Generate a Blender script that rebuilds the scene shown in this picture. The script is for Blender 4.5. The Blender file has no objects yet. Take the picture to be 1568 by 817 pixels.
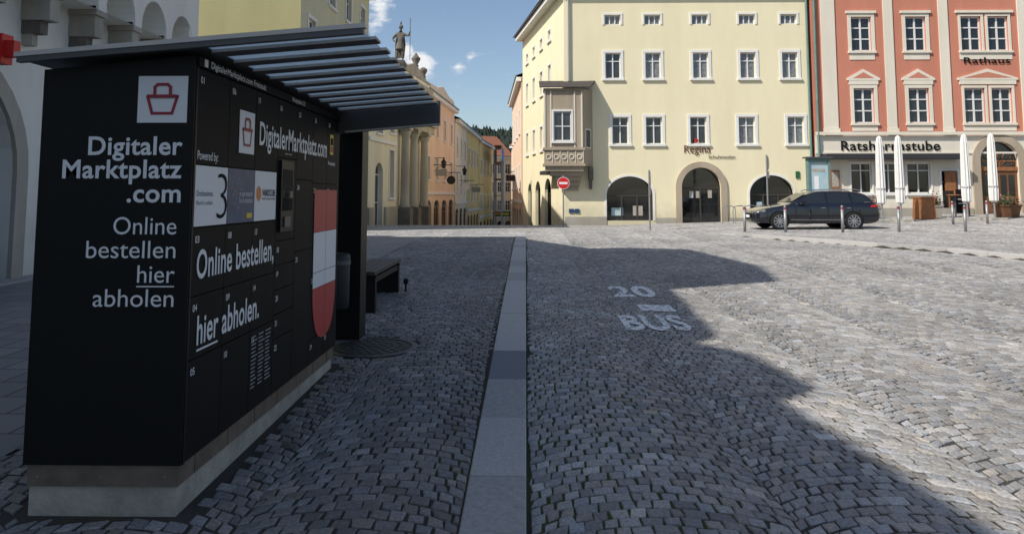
import bpy, math, random
import numpy as np
from mathutils import Vector, Matrix
random.seed(4); rng=np.random.default_rng(7)
S=bpy.context.scene
S.view_settings.view_transform='Standard'; S.view_settings.look='None'; S.view_settings.exposure=0
col=S.collection
# ------------------------------------------------------------ materials
def mat(name,c,rough=.7,metal=0,nscale=0,namt=.0,bscale=0,bstr=0,spec=.4,c2=None,coat=0):
    m=bpy.data.materials.new(name); m.use_nodes=True; nt=m.node_tree; b=nt.nodes['Principled BSDF']
    b.inputs['Base Color'].default_value=(*c,1); b.inputs['Roughness'].default_value=rough
    b.inputs['Metallic'].default_value=metal; b.inputs['Specular IOR Level'].default_value=spec
    b.inputs['Coat Weight'].default_value=coat
    tc=nt.nodes.new('ShaderNodeTexCoord')
    if nscale:
        n=nt.nodes.new('ShaderNodeTexNoise'); n.inputs['Scale'].default_value=nscale; n.inputs['Detail'].default_value=5
        n.inputs['Roughness'].default_value=.65
        nt.links.new(tc.outputs['Object'],n.inputs['Vector'])
        r=nt.nodes.new('ShaderNodeValToRGB'); r.color_ramp.elements[0].position=.3; r.color_ramp.elements[1].position=.7
        c2=c2 or tuple(x*(1-namt) for x in c)
        r.color_ramp.elements[0].color=(*c2,1); r.color_ramp.elements[1].color=(*c,1)
        nt.links.new(n.outputs['Fac'],r.inputs['Fac']); nt.links.new(r.outputs['Color'],b.inputs['Base Color'])
    if bscale:
        n2=nt.nodes.new('ShaderNodeTexNoise'); n2.inputs['Scale'].default_value=bscale; n2.inputs['Detail'].default_value=4
        nt.links.new(tc.outputs['Object'],n2.inputs['Vector'])
        bp=nt.nodes.new('ShaderNodeBump'); bp.inputs['Strength'].default_value=bstr; bp.inputs['Distance'].default_value=.02
        nt.links.new(n2.outputs['Fac'],bp.inputs['Height']); nt.links.new(bp.outputs['Normal'],b.inputs['Normal'])
    return m
def plaster(name,c,amt=.16):
    m=bpy.data.materials.new(name); m.use_nodes=True; nt=m.node_tree; b=nt.nodes['Principled BSDF']
    b.inputs['Roughness'].default_value=.9; b.inputs['Specular IOR Level'].default_value=.15
    tc=nt.nodes.new('ShaderNodeTexCoord'); mp=nt.nodes.new('ShaderNodeMapping'); mp.inputs['Scale'].default_value=(1.3,1.3,.28)
    n=nt.nodes.new('ShaderNodeTexNoise'); n.inputs['Scale'].default_value=.9; n.inputs['Detail'].default_value=8; n.inputs['Roughness'].default_value=.62
    nt.links.new(tc.outputs['Object'],mp.inputs['Vector']); nt.links.new(mp.outputs['Vector'],n.inputs['Vector'])
    r=nt.nodes.new('ShaderNodeValToRGB'); r.color_ramp.elements[0].position=.3; r.color_ramp.elements[1].position=.62
    r.color_ramp.elements[0].color=(c[0]*(1-amt),c[1]*(1-amt*1.05),c[2]*(1-amt*1.15),1); r.color_ramp.elements[1].color=(*c,1)
    nt.links.new(n.outputs['Fac'],r.inputs['Fac'])
    sx=nt.nodes.new('ShaderNodeSeparateXYZ'); nt.links.new(tc.outputs['Object'],sx.inputs['Vector'])
    n3=nt.nodes.new('ShaderNodeTexNoise'); n3.inputs['Scale'].default_value=2.2; n3.inputs['Detail'].default_value=4; nt.links.new(tc.outputs['Object'],n3.inputs['Vector'])
    ad=nt.nodes.new('ShaderNodeMath'); ad.operation='MULTIPLY_ADD'; ad.inputs[1].default_value=-1.4; nt.links.new(n3.outputs['Fac'],ad.inputs[0]); nt.links.new(sx.outputs['Z'],ad.inputs[2])
    mr=nt.nodes.new('ShaderNodeMapRange'); mr.inputs['From Min'].default_value=-.4; mr.inputs['From Max'].default_value=.7; mr.inputs['To Min'].default_value=.35; mr.inputs['To Max'].default_value=0
    nt.links.new(ad.outputs[0],mr.inputs['Value'])
    mx=nt.nodes.new('ShaderNodeMixRGB'); mx.inputs['Color2'].default_value=(.2,.18,.15,1); nt.links.new(mr.outputs[0],mx.inputs['Fac']); nt.links.new(r.outputs['Color'],mx.inputs['Color1'])
    nt.links.new(mx.outputs[0],b.inputs['Base Color'])
    n2=nt.nodes.new('ShaderNodeTexNoise'); n2.inputs['Scale'].default_value=14; n2.inputs['Detail'].default_value=4; nt.links.new(tc.outputs['Object'],n2.inputs['Vector'])
    bp=nt.nodes.new('ShaderNodeBump'); bp.inputs['Strength'].default_value=.25; bp.inputs['Distance'].default_value=.02
    nt.links.new(n2.outputs['Fac'],bp.inputs['Height']); nt.links.new(bp.outputs['Normal'],b.inputs['Normal'])
    return m
def tiles(name,c):
    m=mat(name,c,.85); nt=m.node_tree; b=nt.nodes['Principled BSDF']
    tc=nt.nodes.new('ShaderNodeTexCoord'); br=nt.nodes.new('ShaderNodeTexNoise'); br.inputs['Scale'].default_value=5; br.inputs['Detail'].default_value=8
    nt.links.new(tc.outputs['Object'],br.inputs['Vector'])
    r=nt.nodes.new('ShaderNodeValToRGB'); r.color_ramp.elements[0].color=(c[0]*.5,c[1]*.5,c[2]*.5,1); r.color_ramp.elements[1].color=(c[0]*1.3,c[1]*1.3,c[2]*1.3,1)
    nt.links.new(br.outputs['Fac'],r.inputs['Fac']); nt.links.new(r.outputs['Color'],b.inputs['Base Color'])
    return m
M={}
M['regina']=plaster('cream_plaster',(.85,.77,.53),.07)
M['white_pl']=plaster('white_plaster',(.86,.83,.76),.12)
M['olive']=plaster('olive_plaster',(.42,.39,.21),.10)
M['olive2']=plaster('pale_olive_plaster',(.64,.60,.42),.10)
M['salmon']=plaster('salmon_plaster',(.58,.235,.16),.12)
M['trim']=plaster('cream_trim',(.78,.72,.60),.10)
M['trimw']=plaster('white_trim',(.80,.79,.76),.06)
M['pink']=plaster('pink_plaster',(.84,.64,.48),.12)
M['cream2']=plaster('warm_cream_plaster',(.82,.75,.58),.12)
M['yellow']=plaster('yellow_plaster',(.84,.60,.25),.12)
M['greystone']=plaster('weathered_stone',(.46,.43,.37),.3)
M['oriel']=plaster('oriel_stone',(.44,.37,.28),.25)
M['darkstone']=mat('dark_stone',(.19,.17,.145),.9,0,3,.4,20,.5)
M['glass']=mat('window_glass',(.05,.058,.065),.06,0,1.2,.75,spec=.8)
M['glassd']=mat('shop_glass',(.02,.022,.024),.05,0,1.0,.6,spec=.9)
M['curtain']=mat('window_glass_curtained',(.24,.25,.26),.12,0,5,.6,spec=.8)
M['wframe']=mat('white_window_frame',(.72,.72,.70),.5)
M['dframe']=mat('dark_frame',(.05,.045,.04),.5)
M['wood']=mat('brown_wood',(.22,.10,.045),.55,0,6,.4)
M['orangewood']=mat('orange_wood',(.36,.15,.06),.6,0,6,.4)
M['roof']=tiles('dark_roof',(.07,.06,.055))
M['rooft']=tiles('red_roof_tiles',(.30,.12,.07))
M['copper']=mat('green_copper',(.16,.27,.24),.6,0,3,.3)
M['black']=mat('black_powder_coat',(.0072,.0074,.008),.45,0,0,0,60,.04,spec=.25)
M['blackdoor']=mat('black_locker_door',(.0095,.0100,.0112),.6,0,2.5,.25,50,.03,spec=.12)
M['gap']=mat('black_gap',(.002,.002,.002),.9)
M['white']=mat('white_vinyl',(.80,.80,.80),.5)
M['greytext']=mat('grey_vinyl',(.45,.45,.46),.5)
M['red']=mat('red_vinyl',(.50,.055,.05),.5)
M['maroon']=mat('maroon_vinyl',(.33,.03,.05),.45)
M['brownletter']=mat('brown_lettering',(.13,.035,.025),.5)
M['blue']=mat('blue_poster',(.015,.035,.10),.4,0,9,.75,c2=(.03,.09,.2))
M['orange']=mat('orange_vinyl',(.75,.20,.03),.5)
M['yellowv']=mat('yellow_vinyl',(.75,.55,.05),.5)
M['steel']=mat('brushed_steel',(.26,.21,.165),.5,.4,8,.4)
M['galv']=mat('galvanised_steel',(.38,.38,.38),.5,.6,10,.25)
M['binmetal']=mat('dark_bin_metal',(.035,.037,.04),.5,.4,10,.25)
M['concrete']=mat('concrete',(.50,.47,.40),.9,0,3.2,.5,40,.35)
M['granite']=mat('granite_kerb',(.52,.505,.48),.8,0,45,.30,70,.3)
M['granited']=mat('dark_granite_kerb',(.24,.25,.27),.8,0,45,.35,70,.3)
M['granitem']=mat('grey_granite_kerb',(.43,.42,.40),.8,0,30,.32,70,.3)
M['anth']=mat('anthracite_steel',(.10,.10,.105),.45,.3)
M['alu']=mat('aluminium_trim',(.60,.57,.53),.5,.2,3,.15)
M['carp']=mat('car_paint',(.010,.012,.020),.22,.3,coat=1,spec=.6)
M['rubber']=mat('tyre_rubber',(.015,.015,.015),.85)
M['alloy']=mat('alloy_wheel',(.5,.5,.52),.3,.9)
M['carglass']=mat('car_glass',(.015,.018,.02),.03,spec=1)
M['chrome']=mat('chrome',(.7,.7,.7),.15,1)
M['canvas']=mat('white_canvas',(.74,.73,.70),.85,0,5,.12,12,.4)
M['signred']=mat('sign_red',(.62,.02,.02),.4)
M['iron']=mat('cast_iron',(.055,.05,.047),.6,.5,20,.5,40,.6)
M['ironl']=mat('worn_iron',(.13,.12,.11),.5,.6,20,.5)
M['leaf']=mat('leaves',(.07,.11,.03),.7,0,8,.5)
M['flower']=mat('flowers',(.6,.12,.2),.7)
M['forest']=mat('forest',(.028,.042,.030),1,0,.06,.5)
M['bluetarp']=mat('blue_tarp',(.05,.16,.42),.6)
M['poster']=mat('poster_paper',(.30,.50,.58),.4,0,3,.6,c2=(.55,.58,.56))
M['menu']=mat('menu_paper',(.55,.5,.42),.6,0,25,.6)
M['awn']=mat('dark_awning',(.035,.035,.04),.8)
M['greensign']=mat('green_sign',(.02,.12,.05),.5)

m=bpy.data.materials.new('frosted_canopy_glass'); m.use_nodes=True; nt=m.node_tree; nt.nodes.clear()
o=nt.nodes.new('ShaderNodeOutputMaterial'); t=nt.nodes.new('ShaderNodeBsdfTranslucent'); t.inputs[0].default_value=(.86,.92,.92,1)
g=nt.nodes.new('ShaderNodeBsdfGlossy'); g.inputs['Roughness'].default_value=.25; g.inputs[0].default_value=(.6,.65,.7,1)
x=nt.nodes.new('ShaderNodeMixShader'); x.inputs[0].default_value=.15
nt.links.new(t.outputs[0],x.inputs[1]); nt.links.new(g.outputs[0],x.inputs[2]); nt.links.new(x.outputs[0],o.inputs[0]); M['frost']=m
# cobble stones
m=bpy.data.materials.new('granite_setts'); m.use_nodes=True; nt=m.node_tree; b=nt.nodes['Principled BSDF']
at=nt.nodes.new('ShaderNodeAttribute'); at.attribute_name='stone'
n=nt.nodes.new('ShaderNodeTexNoise'); n.inputs['Scale'].default_value=55; n.inputs['Detail'].default_value=3
nL=nt.nodes.new('ShaderNodeTexNoise'); nL.inputs['Scale'].default_value=.6; nL.inputs['Detail'].default_value=5
tc=nt.nodes.new('ShaderNodeTexCoord')
for q in (n,nL): nt.links.new(tc.outputs['Object'],q.inputs['Vector'])
mr=nt.nodes.new('ShaderNodeMapRange'); mr.inputs['To Min'].default_value=.66; mr.inputs['To Max'].default_value=1.34; mr.inputs['From Min'].default_value=.25; mr.inputs['From Max'].default_value=.75
mr2=nt.nodes.new('ShaderNodeMapRange'); mr2.inputs['To Min'].default_value=.78; mr2.inputs['To Max'].default_value=1.14; mr2.inputs['From Min'].default_value=.3; mr2.inputs['From Max'].default_value=.7
nt.links.new(n.outputs['Fac'],mr.inputs['Value']); nt.links.new(nL.outputs['Fac'],mr2.inputs['Value'])
mu=nt.nodes.new('ShaderNodeMath'); mu.operation='MULTIPLY'; nt.links.new(mr.outputs[0],mu.inputs[0]); nt.links.new(mr2.outputs[0],mu.inputs[1])
vm=nt.nodes.new('ShaderNodeVectorMath'); vm.operation='SCALE'; nt.links.new(at.outputs['Color'],vm.inputs[0]); nt.links.new(mu.outputs[0],vm.inputs['Scale'])
nt.links.new(vm.outputs[0],b.inputs['Base Color']); b.inputs['Roughness'].default_value=.65; b.inputs['Specular IOR Level'].default_value=.25
bp=nt.nodes.new('ShaderNodeBump'); bp.inputs['Strength'].default_value=.4; bp.inputs['Distance'].default_value=.004; nt.links.new(n.outputs['Fac'],bp.inputs['Height']); nt.links.new(bp.outputs['Normal'],b.inputs['Normal'])
M['setts']=m
# joint soil / ground
m=bpy.data.materials.new('ground_joint_soil'); m.use_nodes=True; nt=m.node_tree; b=nt.nodes['Principled BSDF']; b.inputs['Roughness'].default_value=1; b.inputs['Specular IOR Level'].default_value=.1
tc=nt.nodes.new('ShaderNodeTexCoord'); n=nt.nodes.new('ShaderNodeTexNoise'); n.inputs['Scale'].default_value=2.2; n.inputs['Detail'].default_value=7
nt.links.new(tc.outputs['Object'],n.inputs['Vector'])
sx=nt.nodes.new('ShaderNodeSeparateXYZ'); nt.links.new(tc.outputs['Object'],sx.inputs[0])
sb=nt.nodes.new('ShaderNodeMath'); sb.operation='SUBTRACT'; sb.inputs[1].default_value=.35; nt.links.new(sx.outputs['X'],sb.inputs[0])
ab=nt.nodes.new('ShaderNodeMath'); ab.operation='ABSOLUTE'; nt.links.new(sb.outputs[0],ab.inputs[0])
mg=nt.nodes.new('ShaderNodeMapRange'); mg.inputs['From Min'].default_value=.3; mg.inputs['From Max'].default_value=1.1; mg.inputs['To Min'].default_value=.15; mg.inputs['To Max'].default_value=-.05; nt.links.new(ab.outputs[0],mg.inputs['Value'])
ad=nt.nodes.new('ShaderNodeMath'); ad.operation='ADD'; nt.links.new(mg.outputs[0],ad.inputs[0]); nt.links.new(n.outputs['Fac'],ad.inputs[1])
r=nt.nodes.new('ShaderNodeValToRGB'); r.color_ramp.elements[0].position=.53; r.color_ramp.elements[1].position=.66
r.color_ramp.elements[0].color=(.066,.060,.052,1); r.color_ramp.elements[1].color=(.07,.082,.030,1)
nt.links.new(ad.outputs[0],r.inputs['Fac']) 
mr=nt.nodes.new('ShaderNodeMapRange'); mr.inputs['From Min'].default_value=34; mr.inputs['From Max'].default_value=38; nt.links.new(sx.outputs['Y'],mr.inputs['Value'])
mx=nt.nodes.new('ShaderNodeMixRGB'); mx.inputs['Color2'].default_value=(.22,.215,.20,1); nt.links.new(mr.outputs[0],mx.inputs['Fac']); nt.links.new(r.outputs['Color'],mx.inputs['Color1'])
nt.links.new(mx.outputs[0],b.inputs['Base Color']); M['soil']=m
m=bpy.data.materials.new('pavement_slabs'); m.use_nodes=True; nt=m.node_tree; b=nt.nodes['Principled BSDF']; b.inputs['Roughness'].default_value=.8
tc=nt.nodes.new('ShaderNodeTexCoord'); br=nt.nodes.new('ShaderNodeTexBrick'); br.inputs['Scale'].default_value=1.0
br.inputs['Color1'].default_value=(.27,.26,.245,1); br.inputs['Color2'].default_value=(.20,.197,.19,1); br.inputs['Mortar'].default_value=(.06,.055,.05,1)
br.inputs['Mortar Size'].default_value=.008; br.inputs['Brick Width'].default_value=.6; br.inputs['Row Height'].default_value=.4
nt.links.new(tc.outputs['Object'],br.inputs['Vector']); nt.links.new(br.outputs['Color'],b.inputs['Base Color']); M['slabs']=m
m=bpy.data.materials.new('worn_road_paint'); m.use_nodes=True; nt=m.node_tree; b=nt.nodes['Principled BSDF']; b.inputs['Base Color'].default_value=(.85,.85,.83,1); b.inputs['Roughness'].default_value=.8
tc=nt.nodes.new('ShaderNodeTexCoord'); n=nt.nodes.new('ShaderNodeTexVoronoi'); n.feature='DISTANCE_TO_EDGE'; n.inputs['Scale'].default_value=9; nt.links.new(tc.outputs['Object'],n.inputs['Vector'])
n2=nt.nodes.new('ShaderNodeTexNoise'); n2.inputs['Scale'].default_value=7; n2.inputs['Detail'].default_value=8; n2.inputs['Roughness'].default_value=.75; nt.links.new(tc.outputs['Object'],n2.inputs['Vector'])
a1=nt.nodes.new('ShaderNodeMapRange'); a1.inputs['From Min'].default_value=.02; a1.inputs['From Max'].default_value=.06; nt.links.new(n.outputs['Distance'],a1.inputs['Value'])
a2=nt.nodes.new('ShaderNodeMapRange'); a2.inputs['From Min'].default_value=.30; a2.inputs['From Max'].default_value=.42; nt.links.new(n2.outputs['Fac'],a2.inputs['Value'])
a3=nt.nodes.new('ShaderNodeMath'); a3.operation='MULTIPLY'; nt.links.new(a1.outputs[0],a3.inputs[0]); nt.links.new(a2.outputs[0],a3.inputs[1])
nt.links.new(a3.outputs[0],b.inputs['Alpha']); M['paint']=m

# ------------------------------------------------------------ helpers
def empty(name,loc=(0,0,0)):
    e=bpy.data.objects.new(name,None); e.location=loc; col.objects.link(e); e.empty_display_size=.3; return e
def mesh_obj(name,verts,faces,material,parent=None,smooth=False):
    me=bpy.data.meshes.new(name); me.from_pydata([tuple(v) for v in verts],[],faces); me.update()
    if material: me.materials.append(material)
    o=bpy.data.objects.new(name,me); col.objects.link(o)
    if parent: o.parent=parent
    if smooth:
        for p in me.polygons: p.use_smooth=True
    return o
class G:
    def __init__(s,name): s.root=empty(name); s.parts={}; s.frame((0,0),(1,0))
    def frame(s,O,U,z=0):
        l=math.hypot(*U); s.U=Vector((U[0]/l,U[1]/l,0)); s.N=Vector((s.U.y,-s.U.x,0)); s.O=Vector((O[0],O[1],z))
    def P(s,u,z,n=0): return s.O+s.U*u+s.N*n+Vector((0,0,z))
    def raw(s,part,m,pts,faces):
        d=s.parts.setdefault((part,m),([],[])); k=len(d[0]); d[0].extend(pts); d[1].extend([tuple(i+k for i in f) for f in faces])
    def poly(s,part,m,pts): s.raw(part,m,[s.P(*p) for p in pts],[tuple(range(len(pts)))])
    def box(s,part,m,u0,u1,z0,z1,n0,n1):
        v=[s.P(u,z,n) for n in(n0,n1) for z in(z0,z1) for u in(u0,u1)]
        s.raw(part,m,v,[(0,1,3,2),(4,6,7,5),(0,4,5,1),(2,3,7,6),(0,2,6,4),(1,5,7,3)])
    def prism(s,part,m,poly,n0,n1):
        k=len(poly); v=[s.P(u,z,n0) for u,z in poly]+[s.P(u,z,n1) for u,z in poly]
        f=[tuple(range(k))[::-1],tuple(range(k,2*k))]+[(i,(i+1)%k,k+(i+1)%k,k+i) for i in range(k)]
        s.raw(part,m,v,f)
    def cyl(s,part,m,u,n,z0,z1,r0,r1=None,seg=16):
        r1=r0 if r1 is None else r1
        v=[s.P(u+r0*math.cos(a),z0,n+r0*math.sin(a)) for a in [2*math.pi*i/seg for i in range(seg)]]
        v+=[s.P(u+r1*math.cos(a),z1,n+r1*math.sin(a)) for a in [2*math.pi*i/seg for i in range(seg)]]
        s.raw(part,m,v,[tuple(range(seg))[::-1],tuple(range(seg,2*seg))]+[(i,(i+1)%seg,seg+(i+1)%seg,seg+i) for i in range(seg)])
    def lathe(s,part,m,u,n,prof,seg=16):
        v=[];f=[]
        for r,z in prof:
            v+=[s.P(u+r*math.cos(2*math.pi*i/seg),z,n+r*math.sin(2*math.pi*i/seg)) for i in range(seg)]
        for j in range(len(prof)-1):
            f+=[(j*seg+i,j*seg+(i+1)%seg,(j+1)*seg+(i+1)%seg,(j+1)*seg+i) for i in range(seg)]
        f+=[tuple(range(seg))[::-1],tuple(range((len(prof)-1)*seg,len(prof)*seg))]
        s.raw(part,m,v,f)
    def wall(s,m,u0,u1,z0,z1,holes,part='walls',depth=.18,revm=None):
        us=sorted({u0,u1,*[h[0] for h in holes],*[h[1] for h in holes]}); zs=sorted({z0,z1,*[h[2] for h in holes],*[h[3] for h in holes]})
        for i in range(len(us)-1):
            for j in range(len(zs)-1):
                cu=(us[i]+us[i+1])/2; cz=(zs[j]+zs[j+1])/2
                if any(h[0]<cu<h[1] and h[2]<cz<h[3] for h in holes): continue
                s.poly(part,m,[(us[i],zs[j]),(us[i+1],zs[j]),(us[i+1],zs[j+1]),(us[i],zs[j+1])])
        rm=revm or m
        for h in holes:
            a,b,c,d=h[:4]; arch=h[4] if len(h)>4 else 0
            D=-depth
            top=d-arch
            s.poly(part,rm,[(a,c,0),(a,top,0),(a,top,D),(a,c,D)]); s.poly(part,rm,[(b,c,0),(b,top,0),(b,top,D),(b,c,D)])
            s.poly(part,rm,[(a,c,0),(b,c,0),(b,c,D),(a,c,D)])
            if not arch: s.poly(part,rm,[(a,d,0),(b,d,0),(b,d,D),(a,d,D)])
            else:
                mu=(a+b)/2; hw=(b-a)/2; K=14
                arc=[(mu-hw*math.cos(math.pi*i/K),top+arch*math.sin(math.pi*i/K)) for i in range(K+1)]
                for i in range(K):
                    p,q=arc[i],arc[i+1]
                    s.poly(part,m,[(p[0],p[1]),(q[0],q[1]),(q[0],d),(p[0],d)]) if not (p[1]>=d and q[1]>=d) else None
                    s.poly(part,rm,[(p[0],p[1],0),(q[0],q[1],0),(q[0],q[1],D),(p[0],p[1],D)])
    def window(s,a,b,c,d,surr=None,sw=.12,nm=2,bars=(.66,),glass=None,sill=True,arch=0,frame=None,depth=.16,fw=.055,grid=None):
        gl=glass or M[random.choice(['glass','glass','curtain'])]; fr=frame or M['wframe']
        D=-depth
        s.poly('window_glass',gl,[(a,c,D),(b,c,D),(b,d,D),(a,d,D)])
        e=.002; n0,n1=D+.01,D+.05
        top=d-arch
        s.box('window_frames',fr,a+e,a+fw,c+e,top,n0,n1); s.box('window_frames',fr,b-fw,b-e,c+e,top,n0,n1)
        s.box('window_frames',fr,a+fw+e,b-fw-e,c+e,c+fw,n0,n1)
        if not arch: s.box('window_frames',fr,a+fw+e,b-fw-e,d-fw,d-e,n0,n1)
        else: s.box('window_frames',fr,a+fw+e,b-fw-e,top-fw,top-e,n0,n1)
        for i in range(1,nm):
            u=a+(b-a)*i/nm; s.box('window_frames',fr,u-fw*.55,u+fw*.55,c+fw+e,(top if arch else d)-fw-e,n0,n1+.01)
        for f in bars:
            z=c+(top-c)*f; s.box('window_frames',fr,a+fw+e,b-fw-e,z-fw*.4,z+fw*.4,n0,n1+.004)
        if surr:
            s.box('window_surrounds',surr,a-sw,a,c,d,.001,.035); s.box('window_surrounds',surr,b,b+sw,c,d,.001,.035)
            s.box('window_surrounds',surr,a-sw,b+sw,d+.001,d+sw,.001,.04)
            if sill: s.box('window_sills',surr,a-sw-.03,b+sw+.03,c-.11,c-.001,.001,.10)
    def ring(s,part,m,uc,zc,rx,rz,w,n0,n1,z0=None,K=18,a0=0,a1=math.pi):
        for i in range(K):
            t0=a0+(a1-a0)*i/K; t1=a0+(a1-a0)*(i+1)/K
            q=[(uc-rx*math.cos(t0),zc+rz*math.sin(t0)),(uc-(rx+w)*math.cos(t0),zc+(rz+w)*math.sin(t0)),(uc-(rx+w)*math.cos(t1),zc+(rz+w)*math.sin(t1)),(uc-rx*math.cos(t1),zc+rz*math.sin(t1))]
            s.prism(part,m,q,n0,n1)
        if z0 is not None:
            s.box(part,m,uc-rx-w,uc-rx,z0,zc,n0,n1); s.box(part,m,uc+rx,uc+rx+w,z0,zc,n0,n1)
    def tube(s,part,m,pts,r,seg=8):
        pts=[Vector(p) for p in pts]; v=[];f=[]
        for i,p in enumerate(pts):
            t=(pts[min(i+1,len(pts)-1)]-pts[max(i-1,0)]).normalized(); a=t.orthogonal().normalized() if abs(t.z)<.9 else Vector((1,0,0)); 
            a=(a-t*a.dot(t)).normalized(); b=t.cross(a)
            v+=[p+(a*math.cos(2*math.pi*k/seg)+b*math.sin(2*math.pi*k/seg))*r for k in range(seg)]
        for j in range(len(pts)-1): f+=[(j*seg+i,j*seg+(i+1)%seg,(j+1)*seg+(i+1)%seg,(j+1)*seg+i) for i in range(seg)]
        f+=[tuple(range(seg))[::-1],tuple(range((len(pts)-1)*seg,len(pts)*seg))]
        s.raw(part,m,v,f)
    def finish(s,smooth=()):
        for (part,m),(v,f) in s.parts.items():
            mesh_obj(part,v,f,m,s.root,smooth=part in smooth)
def glyph(txt,off=0):
    cu=bpy.data.curves.new('t','FONT'); cu.body=txt; cu.size=1; cu.offset=off; cu.resolution_u=4; cu.space_character=1+off*2.2
    o=bpy.data.objects.new('t',cu); col.objects.link(o); bpy.context.view_layer.update()
    me=bpy.data.meshes.new_from_object(o.evaluated_get(bpy.context.evaluated_depsgraph_get()))
    v=np.array([x.co[:] for x in me.vertices]); f=[tuple(p.vertices) for p in me.polygons]
    bpy.data.objects.remove(o); bpy.data.meshes.remove(me); return v,f
_h=glyph('H')[0]; CAP=_h[:,1].max()
def text(name,txt,org,U,V,cap,m,parent,width=None,align='L',off=0,slant=0):
    v,f=glyph(txt,off); x0=v[:,0].min(); w=v[:,0].max()-x0; k=cap/CAP; kx=(width/w) if width else k
    org=Vector(org);U=Vector(U);V=Vector(V); sh={'L':0,'R':-w*kx,'C':-w*kx/2}[align]
    pts=[org+U*((a-x0)*kx+sh+slant*b*k)+V*(b*k) for a,b in v[:,:2]]
    return mesh_obj(name,pts,f,m,parent)

# ------------------------------------------------------------ terrain
def smooth(a,b,x): t=np.clip((x-a)/(b-a),0,1); return t*t*(3-2*t)
BY=[-80,0,18,28,38,48,60,100,160,600]; BZ=[-.3,0,.36,.37,.20,-.35,-1.5,-4.2,-7,-7]
def gz(x,y):
    x=np.asarray(x,float); y=np.asarray(y,float)
    b=np.interp(y,BY,BZ); f=smooth(3,14,x); bq=np.interp(y,[-80,0,18,28,38,600],[-.3,0,.36,.37,.2,.2])
    b=b*(1-f)+bq*f
    return b+smooth(24,38,y)*np.clip((x-4)/20,0,1.2)*.6
XL_Y=[-10,8,16,23,27,60]; XL_X=[22,14.3,10.7,7.5,6.4,6.4]
def hz(x,y):
    x=np.asarray(x,float); y=np.asarray(y,float); g=gz(x,y)
    g=g-.08*((x>-.15)|(y>23.15))
    xl=np.interp(y,XL_Y,XL_X); hr=.1*(1-smooth(23,27,y))
    return g+hr*(x>xl+.14)
def H(x,y): return float(hz(x,y))
def coords(a,b,fine,lo,hi):
    c=list(np.arange(a,b+1e-6,fine)); s=fine
    x=a
    while x>lo: s*=1.35; x-=s; c.insert(0,max(x,lo))
    s=fine; x=b
    while x<hi: s*=1.35; x+=s; c.append(min(x,hi))
    return c
xs=sorted(set(coords(-12,28,.25,-700,700))|{-.16,-.14}); ys=sorted(set(coords(-6,64,.5,-200,1200))|{23.14,23.16})
X,Y=np.meshgrid(xs,ys); Z=hz(X,Y)-.011
v=np.stack([X.ravel(),Y.ravel(),Z.ravel()],1); nx=len(xs)
f=[(j*nx+i,j*nx+i+1,(j+1)*nx+i+1,(j+1)*nx+i) for j in range(len(ys)-1) for i in range(nx-1)]
mesh_obj('ground',v,f,M['soil'])

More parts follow.
